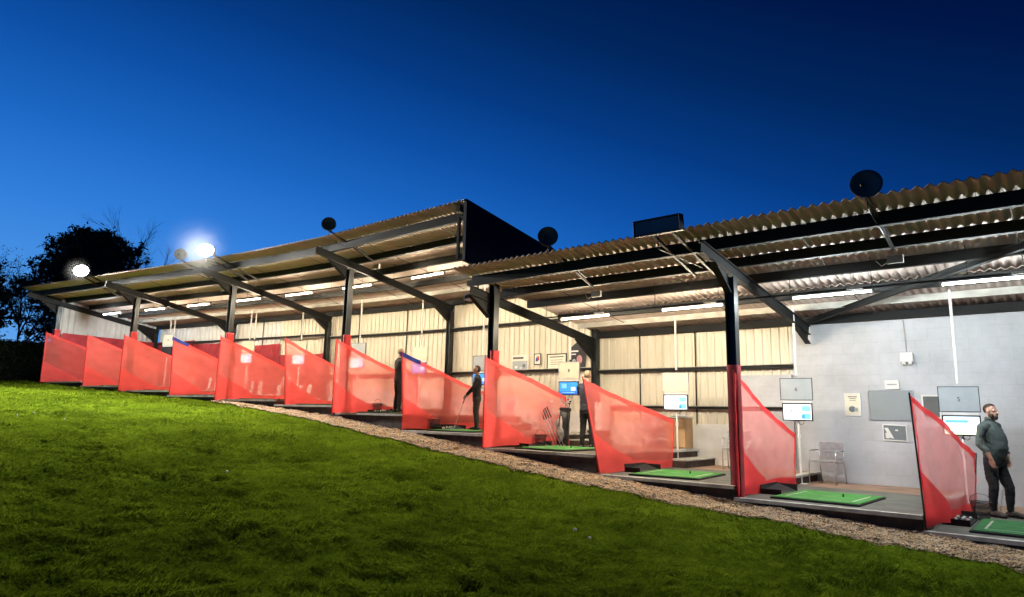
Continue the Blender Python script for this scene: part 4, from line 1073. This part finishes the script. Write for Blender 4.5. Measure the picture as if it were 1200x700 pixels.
# ------------------------------------------------------------------ things on the walls
paper = mat('poster paper', (.72, .68, .55), (.66, .61, .48), 3, .6); ink = mat('poster ink', (.08, .08, .09), (.05, .05, .06), 9, .6)
boardm = mat('grey noticeboard', (.27, .30, .31), (.24, .265, .275), 2, .35); dgrey = mat('dark grey poster', (.12, .125, .12), (.09, .095, .095), 4, .5)
slate = mat('slate poster', (.17, .19, .20), (.13, .15, .16), 4, .5)
def frame(name, u0, u1, z0, z1, label, cat, inner, border=white, v=15.497, e=.02, marks=(), tilt=0, group=None):
    root = thing(name, W((u0+u1)/2, v, z0), label, cat, group); x0, x1 = -max(u0, u1), -min(u0, u1); z0 += ZO; z1 += ZO; T = math.tan(rad(tilt))
    def bx(mb, a, b, y0, y1, c, d):
        cx = (x0+x1)/2
        mb.hexa([Vector((p, y, q+(p-cx)*T)) for q in (c, d) for p, y in ((a, y0), (b, y0), (b, y1), (a, y1))])
    mb = MB(); bx(mb, x0+e, x1-e, v-.016, v-.004, z0+e, z1-e); obj('panel', mb, inner, root)
    mb = MB(); bx(mb, x0, x0+e, v-.024, v-.002, z0, z1); bx(mb, x1-e, x1, v-.024, v-.002, z0, z1); bx(mb, x0+e, x1-e, v-.024, v-.002, z0, z0+e); bx(mb, x0+e, x1-e, v-.024, v-.002, z1-e, z1)
    obj('frame', mb, border, root)
    W_, H_ = x1-x0, z1-z0
    for i, (a, b, c, d, m) in enumerate(marks):
        mb = MB(); bx(mb, x0+W_*a, x0+W_*b, v-.0175-.0006*i, v-.0163, z0+H_*c, z0+H_*d); obj('print', mb, m, root)
    return root
r1 = frame('framed_poster', 3.78, 3.47, .13, .60, 'small framed cream poster with a drawn picture, left of the big board', 'poster', paper, white, e=.022,
      marks=[(.22, .78, .82, .86, ink), (.3, .7, .74, .77, ink), (.3, .7, .66, .68, ink)])
mb = MB(); mb.sphere(W(3.64, 15.478, .27), .085, sq=(.8, .04, .75)); o = obj('picture', mb, slate, r1, True)
mb = MB(); mb.box(-3.60, -3.53, 15.474, 15.477, .22+ZO, .30+ZO); obj('picture', mb, panel_grey, r1)
frame('noticeboard', 3.33, 2.50, .05, .665, 'largest grey board in a thin silver frame on the block wall', 'noticeboard', boardm, alu, e=.014)
frame('small_sign', 3.0, 2.74, .68, .86, 'small pale sign on top of the large grey board', 'sign', white, white, e=.01, marks=[(.15, .85, .5, .58, ink), (.2, .8, .36, .4, panel_grey)])
r2 = frame('framed_poster', 3.10, 2.66, -.36, -.03, 'white framed grey poster with slanting white stripe, below the large board', 'poster', slate, white, e=.022, tilt=-2)
mb = MB(); c = W(2.97, 15.476, -.2); mb.hexa([c+Vector(p) for p in ((-.0, 0, -.1), (.07, 0, -.11), (.07, .004, -.11), (0, .004, -.1), (-.10, 0, .1), (-.03, 0, .1), (-.03, .004, .1), (-.10, .004, .1))]); obj('print', mb, white, r2)
mb = MB(); c = W(3.03, 15.474, -.26); mb.box(c.x-.02, c.x+.05, c.y, c.y+.004, c.z-.05, c.z+.06); mb.box(c.x+.16, c.x+.21, c.y, c.y+.004, c.z+.1, c.z+.13); obj('print', mb, white, r2)
frame('framed_poster', 2.37, 2.05, .10, .56, 'white framed dark grey poster right of the large board', 'poster', dgrey, white, e=.028)
# camera box
root = thing('security_camera', W(2.56, 15.49, 1.19), 'white box with two small camera domes high on the block wall', 'camera')
c = W(2.56, 15.49, 1.28); mb = MB(); mb.box(c.x-.115, c.x+.115, c.y-.1, c.y, c.z-.06, c.z+.13); obj('box', mb, white, root, bevel=.012)
for dx in (-.055, .055):
    mb = MB(); mb.sphere(c+Vector((dx, -.055, -.085)), .042); o = obj('camera_dome', mb, white, root, True)
    mb = MB(); mb.sphere(c+Vector((dx, -.088, -.093)), .018); obj('lens', mb, blackp, o, True)
mb = MB(); mb.tube([c+Vector((0, -.01, .13)), Vector((c.x-.02, c.y-.01, 2.2+ZO))], .006, 5); obj('cable', mb, palesteel, root)
o = MB(); o.tube([W(2.6, 14.2, 2.45), W(2.6, 14.2, 1.4)], .003, 4); 
# posters on cladding in the bay with the number 8 screen
VW = 15.495
frame('wall_poster', 13.04, 12.38, 1.31, 1.77, 'black and white landscape poster on the cream cladding, leftmost of four', 'poster', paper, white, v=VW, e=.01,
      marks=[(.06, .94, .06, .62, panel_grey), (.08, .7, .75, .88, ink), (.2, .35, .15, .3, white), (.5, .62, .12, .2, white), (.66, .8, .2, .4, dgrey)])
frame('wall_poster', 12.18, 11.92, 1.46, 1.79, 'small dark framed poster with blue red and yellow marks', 'poster', paper, blackp, v=VW, e=.025, marks=[(.25, .6, .3, .62, bluecloth), (.5, .75, .4, .75, redcloth), (.35, .6, .62, .78, cardboard)])
frame('wall_poster', 11.70, 11.0, 1.26, 1.76, 'wide pale certificate in a dark frame, third of four', 'poster', paper, blackp, v=VW, e=.03, marks=[(.15, .85, .78, .84, ink), (.2, .8, .62, .65, ink), (.2, .8, .5, .53, ink), (.2, .6, .38, .41, ink), (.65, .85, .2, .35, panel_grey)])
root = thing('shaped_poster', W(10.62, 15.49, 1.35), 'black house shaped poster above the number 8 board', 'poster')
mb = MB(); pl = [W(u, 15.478, z) for u, z in ((10.9, 1.35), (10.9, 1.88), (10.64, 2.06), (10.36, 1.88), (10.36, 1.35))]; mb.prism(pl, (0, .012, 0)); obj('panel', mb, blackp, root)
mb = MB(); mb.box(-10.84, -10.6, 15.474, 15.477, 1.78+ZO, 1.82+ZO); mb.box(-10.84, -10.68, 15.474, 15.477, 1.7+ZO, 1.73+ZO); obj('print', mb, white, root)
mb = MB(); mb.sphere(W(10.56, 15.475, 1.56), .1, sq=(1.0, .03, 1.3)); obj('print', mb, mat('poster pink', (.45, .22, .24), None, 4, .6), root, True)
mb = MB(); mb.sphere(W(10.74, 15.475, 1.5), .07, sq=(1.0, .03, 1.2)); obj('print', mb, panel_grey, root, True)

# heater hanging by the gable
root = thing('heater', W(10.35, 11.2, 2.6), 'dark louvred heater hung beside the column below the navy gable', 'heater')
c = W(10.42, 11.1, 2.66); mb = MB(); mb.box(c.x-.36, c.x+.3, c.y-.09, c.y+.09, c.z+.07, c.z+.1); mb.box(c.x-.36, c.x-.34, c.y-.09, c.y+.09, c.z-.06, c.z+.07); mb.box(c.x+.28, c.x+.3, c.y-.09, c.y+.09, c.z-.06, c.z+.07); obj('housing', mb, steel2, root)
mb = MB()
for i in range(4): mb.bar((c.x-.34, c.y-.08+i*.05, c.z-.03), (c.x+.28, c.y-.08+i*.05, c.z-.03), .008, .05, (0, .5, 1))
for i in range(6): mb.bar((c.x-.3+i*.11, c.y-.09, c.z-.04), (c.x-.3+i*.11, c.y+.09, c.z-.04), .006, .012)
obj('grille', mb, alu, root)
mb = MB(); mb.bar(c+Vector((0, 0, .1)), c+Vector((0, 0, .42)), .03, .03); mb.box(c.x-.32, c.x-.1, c.y-.05, c.y+.05, c.z+.3, c.z+.42); obj('bracket', mb, steel, root)

# ------------------------------------------------------------------ golf bag and clubs
root = thing('golf_bag', W(9.6, 13.35, -.72), 'black and white golf bag full of clubs at the end of a red net', 'golf bag')
c = W(9.6, 13.35, -.715); mb = MB()
mb.tube([c+Vector((0, 0, .0)), c+Vector((.01, .02, .25)), c+Vector((.02, .05, .6)), c+Vector((.03, .08, .86))], [.15, .15, .135, .13], 16); obj('bag_body', mb, mat('bag black', (.03, .03, .033), None, 6, .5, 0, .6, 20), root, True)
mb = MB(); mb.sphere(c+Vector((.02, -.12, .28)), .13, sq=(.8, .55, 1.5)); mb.sphere(c+Vector((-.1, -.03, .5)), .1, sq=(.5, .8, 1.5)); obj('pocket', mb, mat('bag grey', (.42, .42, .40), (.12, .12, .12), 6, .6, 0, .6, 20), root, True)
mb = MB(); mb.sphere(c+Vector((.06, -.14, .52)), .06, sq=(.6, .4, 3.2)); obj('towel', mb, white, root, True)
mb = MB(); mb.tube([c+Vector((.03, .08, .84)), c+Vector((.03, .085, .9))], .145, 16); mb.tube([c+Vector((.14, 0, .8)), c+Vector((.2, -.05, .5)), c+Vector((.14, -.06, .2))], .014, 6); obj('collar', mb, rubber, root)
for i in range(8):
    a = i*.8; q = c+Vector((.03+.08*math.cos(a), .08+.08*math.sin(a), .85)); t_ = q+Vector((.04*math.cos(a), .04*math.sin(a), .16+.05*(i % 3)))
    mb = MB(); mb.tube([q, t_], .006, 6); mb.sphere(t_, .035, sq=(.6, 1.2, .7)) if i < 3 else mb.bar(t_, t_+Vector((.05, .02, .02)), .012, .04); obj('club', mb, [blackp, blackp, redcloth, alu, alu, alu, alu, alu][i], root, i < 3)
for i in range(4):
    a = W(9.55-.03*i, 12.95+.09*i, -.715); b = W(9.8-.02*i, 12.75+.05*i, .12+.03*i)
    root = thing('golf_club', a, 'steel golf club leaning on the red net by the bag', 'golf club', 'golf clubs leaning on the net beside the bag')
    mb = MB(); mb.tube([a+Vector((0, 0, .03)), b], .007, 6); obj('shaft', mb, alu, root)
    mb = MB(); mb.tube([b-(b-a)*.27, b], .014, 8); obj('grip', mb, blackp, root)
    mb = MB(); mb.bar(a+Vector((-.01, 0, .02)), a+Vector((.06, -.03, .02)), .02, .04); obj('club_head', mb, alu, root)

# ------------------------------------------------------------------ hedge and trees at the far left
leafm = mat('dark leaves', (.04, .055, .025), (.02, .03, .014), 3, .8); leafm2 = mat('conifer needles', (.09, .11, .065), (.045, .06, .035), 2, .8)
bark = mat('bark', (.05, .04, .03), (.03, .024, .018), 6, .9); barkp = mat('pale twigs', (.05, .045, .04), (.03, .026, .024), 6, .9)
def leaves(name, C_, size, m, root, flat=1.0, n=1):
    C_ = np.asarray(C_); n_ = len(C_); a = RNG.normal(size=(n_, 3)); a /= np.linalg.norm(a, axis=1)[:, None]; a[:, 2] *= flat
    b_ = np.cross(a, RNG.normal(size=(n_, 3))); b_ /= np.linalg.norm(b_, axis=1)[:, None]; s_ = (size*RNG.uniform(.6, 1.5, n_))[:, None]
    V_ = np.stack([C_-a*s_, C_+b_*s_*.33, C_+a*s_, C_-b_*s_*.33], 1).reshape(-1, 3)
    off = np.array(root.location)[None] if root is not None else 0
    o = np_mesh(name, V_-off, np.arange(4*n_).reshape(-1, 4), [m])
    if root is not None: o.parent = root
    return o
gb = lambda u, v: ground(u, v)
# hedge
hv = []
for i in range(26000):
    v = random.uniform(-14, 9.6); u = 35+random.uniform(-.6, .6)+.02*(9-v); top = gb(35, v)+1.75+.14*noise.noise((v*.8, 0, 0))+.1*noise.noise((v*3, 1, 0)); b0 = gb(35, v)
    z = b0+(top-b0)*random.random()**.7
    if random.random() < .55: u = 34.45+.02*(9-v)+random.gauss(0, .07)+.1*noise.noise((v*2, z*2, 4))
    hv.append((-u, v, z+ZO))
root = thing('hedge', W(35, 5, gb(35, 5)), 'dark clipped hedge running left from the end of the shelter', 'hedge')
leaves('foliage', hv, .075, leafm, root)
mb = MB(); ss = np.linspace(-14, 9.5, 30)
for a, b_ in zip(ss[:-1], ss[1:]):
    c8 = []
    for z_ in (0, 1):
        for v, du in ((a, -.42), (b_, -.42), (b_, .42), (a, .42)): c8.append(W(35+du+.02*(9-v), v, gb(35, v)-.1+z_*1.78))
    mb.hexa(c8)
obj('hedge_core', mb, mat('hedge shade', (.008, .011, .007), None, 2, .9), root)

def branch(mb, p, d, L, r_, depth, tips, spread=.55, droop=0):
    n = 4; pts = [p]; q = Vector(p); dd = Vector(d)
    for i in range(n):
        dd = (dd+Vector((random.gauss(0, .09), random.gauss(0, .09), random.gauss(0, .06)-droop))).normalized(); q = q+dd*L/n; pts.append(q.copy())
    mb.tube(pts, [r_*(1-.5*i/n) for i in range(n+1)], 5 if depth else 3, cap=False)
    if depth == 0: tips.append(q.copy()); return
    for i in range(random.choice((3, 4))):
        t = random.uniform(.35, 1); k = min(n, max(1, int(t*n+.5))); e = (dd+Vector((random.gauss(0, spread), random.gauss(0, spread), random.gauss(.1, spread*.6)))).normalized()
        branch(mb, pts[k], e, L*random.uniform(.55, .75), r_*.5, depth-1, tips, spread, droop)
def conifer(u, v, H_, Rw, label, nb=260):
    z0 = gb(u, v); base = W(u, v, z0); root = thing('conifer_tree', base, label, 'tree', 'trees beyond the end of the shelter')
    mb = MB(); mb.tube([base, base+Vector((.1, .05, H_*.45)), base+Vector((.0, 0, H_*.9))], [.3, .2, .04], 8); C_ = []
    for i in range(nb):
        t = .22+.76*(i/nb)**.85; a = random.uniform(0, 2*math.pi)
        prof = (math.sin(min(1, (1-t)/.72)**.62*math.pi/2))
        L = Rw*prof*random.uniform(.55, 1.08)*(.65 if t < .35 else 1)*(1+.38*noise.noise((math.cos(a)*1.6, math.sin(a)*1.6, t*5+u)))
        p0 = base+Vector((0, 0, H_*t*.93)); d = Vector((math.cos(a), math.sin(a), random.uniform(.05, .55))).normalized()
        p1 = p0+d*L+Vector((0, 0, -.06*L)); mb.tube([p0, p0.lerp(p1, .5)+Vector((0, 0, .05*L)), p1], [.045, .03, .008], 4, cap=False)
        m = int(30+95*L/Rw)
        for j in range(m):
            q = random.random()**.6; c = p0.lerp(p1, q); rr_ = .07+.26*q
            C_.append((c.x+random.gauss(0, rr_), c.y+random.gauss(0, rr_), c.z+random.gauss(0, rr_*.55)+.1*q))
        for j in range(7):
            q = p1+Vector((random.gauss(0, .12), random.gauss(0, .12), random.uniform(0, .35)))
            for w_ in range(4): C_.append(tuple(p1.lerp(q, w_/3)))
    obj('trunk', mb, bark, root, False, recalc=False); leaves('crown', C_, .13, leafm2, root)
conifer(44, 13.2, 9.6, 4.1, 'big dark conifer rising behind the left lit floodlight', 300)
conifer(47, 8.9, 7.4, 2.0, 'lower dark conifer at the left edge beyond the hedge', 120)
conifer(50, 16.6, 8.9, 2.4, 'dark conifer half hidden behind the biggest one', 120)
def bare(u, v, H_, label, depth=4, leaf=0):
    base = W(u, v, gb(u, v)); root = thing('bare_tree', base, label, 'tree', 'trees beyond the end of the shelter'); mb = MB(); tips = []
    mb.tube([base, base+Vector((0, 0, H_*.35))], [.14, .1], 7)
    for i in range(7): branch(mb, base+Vector((0, 0, H_*(.3+.06*i))), Vector((random.gauss(0, .45), random.gauss(0, .45), 1)).normalized(), H_*.3, .05, depth-1, tips, .42)
    obj('trunk', mb, barkp, root, False, recalc=False)
    if leaf:
        C_ = [(t.x+random.gauss(0, .15), t.y+random.gauss(0, .15), t.z+random.gauss(0, .15)) for t in tips for _ in range(leaf)]; leaves('crown', C_, .06, leafm, root)
bare(43, 15.2, 9.0, 'bare pale twigged birch right of the biggest conifer', 5)
bare(48, 6.2, 7.2, 'thin bare tree at the left edge of the picture', 5, 1)
bare(52, 10.6, 7.5, 'slim tree with sparse leaves seen below the conifer boughs', 4, 5)
bare(40, 9.4, 4.6, 'small sapling between the hedge and the shelter end', 4, 6)

# ------------------------------------------------------------------ glare haze added round the lit floodlights to stand in for lens glare
hz = bpy.data.materials.new('glare haze'); hz.use_nodes = True; nt = hz.node_tree; nt.nodes.clear()
out = N(nt, 'ShaderNodeOutputMaterial'); vs_ = N(nt, 'ShaderNodeVolumeScatter'); vs_.inputs['Anisotropy'].default_value = .1
tc = N(nt, 'ShaderNodeTexCoord'); ln_ = N(nt, 'ShaderNodeVectorMath', operation='LENGTH'); nt.links.new(tc.outputs['Object'], ln_.inputs[0])
mr = N(nt, 'ShaderNodeMapRange'); mr.inputs['From Min'].default_value = 0; mr.inputs['From Max'].default_value = 1.45; mr.inputs['To Min'].default_value = 1; mr.inputs['To Max'].default_value = 0
nt.links.new(ln_.outputs['Value'], mr.inputs['Value'])
pw_ = N(nt, 'ShaderNodeMath', operation='POWER'); pw_.inputs[1].default_value = 2.6; nt.links.new(mr.outputs[0], pw_.inputs[0])
ml = N(nt, 'ShaderNodeMath', operation='MULTIPLY'); ml.inputs[1].default_value = .017; nt.links.new(pw_.outputs[0], ml.inputs[0]); nt.links.new(ml.outputs[0], vs_.inputs['Density'])
nt.links.new(vs_.outputs[0], out.inputs['Volume'])
for (s_, d_, z_), lab in (((6.7, -1.52, 4.66), 'added haze imitating glare round the right lit floodlight'), ((9.42, -1.37, 4.74), 'added haze imitating glare round the left lit floodlight')):
    mb = MB(); mb.sphere((0, 0, 0), 1.5, seg=24, rings=14); o = _obj('glare_haze', mb, hz, None, True); o.location = Q(s_, d_, z_); props(o, lab, 'haze', kind='stuff')
    if s_ > 9: o.scale = (.42, .42, .42)

# ------------------------------------------------------------------ small stuff on the lawn
spots = [(4.9, 7.1), (4.55, 6.9), (15.5, 4.6), (16.4, 4.3), (15.9, 3.9), (9.6, 5.0)]
b0 = None
for i, (u, v) in enumerate(spots):
    if b0 is None:
        q = MB(); q.sphere((0, 0, 0), .0213, seg=12, rings=8); b0 = _obj('golf_ball', q, balls, None, True); ob = b0
    else: ob = b0.copy(); COL.objects.link(ob)
    ob.location = W(u, v, ground(u, v)+lumps(u, v)+.034); props(ob, 'stray white golf ball lying in the grass', 'golf ball', 'stray golf balls on the lawn')

# ------------------------------------------------------------------ world
w = bpy.data.worlds.new('World'); sc.world = w; w.use_nodes = True; nt = w.node_tree
bg = nt.nodes['Background']; tc = N(nt, 'ShaderNodeTexCoord'); sx = N(nt, 'ShaderNodeSeparateXYZ'); nt.links.new(tc.outputs['Generated'], sx.inputs[0])
# glow side of the sky lies beyond the top of the row (-X, slightly +Y)
dt = N(nt, 'ShaderNodeVectorMath', operation='DOT_PRODUCT'); dt.inputs[1].default_value = Vector((-1, .12, 0)).normalized(); nt.links.new(tc.outputs['Generated'], dt.inputs[0])
# k = elevation*1.15 - azimuth glow*.35
m1 = N(nt, 'ShaderNodeMath', operation='MULTIPLY'); m1.inputs[1].default_value = -.42; nt.links.new(dt.outputs['Value'], m1.inputs[0])
m2 = N(nt, 'ShaderNodeMath', operation='MULTIPLY_ADD'); m2.inputs[1].default_value = 1.0; nt.links.new(sx.outputs['Z'], m2.inputs[0]); nt.links.new(m1.outputs[0], m2.inputs[2])
mr = N(nt, 'ShaderNodeMapRange'); mr.inputs['From Min'].default_value = -.42; mr.inputs['From Max'].default_value = .55; nt.links.new(m2.outputs[0], mr.inputs['Value'])
cr = N(nt, 'ShaderNodeValToRGB'); e = cr.color_ramp.elements
e[0].position = 0; e[0].color = (.20, .45, .86, 1); e[1].position = 1; e[1].color = (.0, .0045, .038, 1)
for p_, c_ in ((.12, (.085, .33, .82)), (.28, (.029, .205, .70)), (.385, (.011, .135, .54)), (.49, (.0042, .080, .385)), (.60, (.0015, .042, .225)), (.72, (.0004, .020, .112)), (.85, (.0, .0078, .060))):
    x = e.new(p_); x.color = (*c_, 1)
nt.links.new(mr.outputs[0], cr.inputs['Fac']); nt.links.new(cr.outputs['Color'], bg.inputs['Color']); bg.inputs['Strength'].default_value = 1.0

# ------------------------------------------------------------------ camera (24 mm phone lens held at eye height on the lawn)
f, pit, rol, ph = 780., rad(9.9), rad(1.24), rad(49.8)
cp, sp = math.cos(pit), math.sin(pit); cr_, sr_ = math.cos(rol), math.sin(rol)
Rx = Matrix(((1, 0, 0), (0, cp, sp), (0, -sp, cp))); Rr = Matrix(((cr_, 0, sr_), (0, 1, 0), (-sr_, 0, cr_))); M = Rr @ Rx
B = Matrix(((-math.sin(ph), math.cos(ph), 0), (math.cos(ph), math.sin(ph), 0), (0, 0, 1)))      # (u,v,z) -> level camera frame
A = M @ B
rows = [Vector((-A[i][0], A[i][1], A[i][2])) for i in range(3)]
cam = bpy.data.objects.new('Camera', bpy.data.cameras.new('Camera')); COL.objects.link(cam)
X_, Y_, Z_ = rows[0], rows[2], -rows[1]
cam.matrix_world = Matrix(((X_.x, Y_.x, Z_.x, 0), (X_.y, Y_.y, Z_.y, 0), (X_.z, Y_.z, Z_.z, ZO), (0, 0, 0, 1)))
cam.data.sensor_width = 36; cam.data.lens = 36*f/1200; cam.data.clip_end = 2000; cam.data.clip_start = .05
sc.camera = cam

for o in list(bpy.data.objects):
    if '_local' in o: del o['_local']
sc.view_settings.view_transform = 'Standard'; sc.view_settings.look = 'None'; sc.view_settings.exposure = 0
sc.render.engine = 'CYCLES'; sc.cycles.use_denoising = True; sc.cycles.max_bounces = 8; sc.cycles.transparent_max_bounces = 24; sc.cycles.sample_clamp_indirect = 6; sc.cycles.sample_clamp_direct = 30
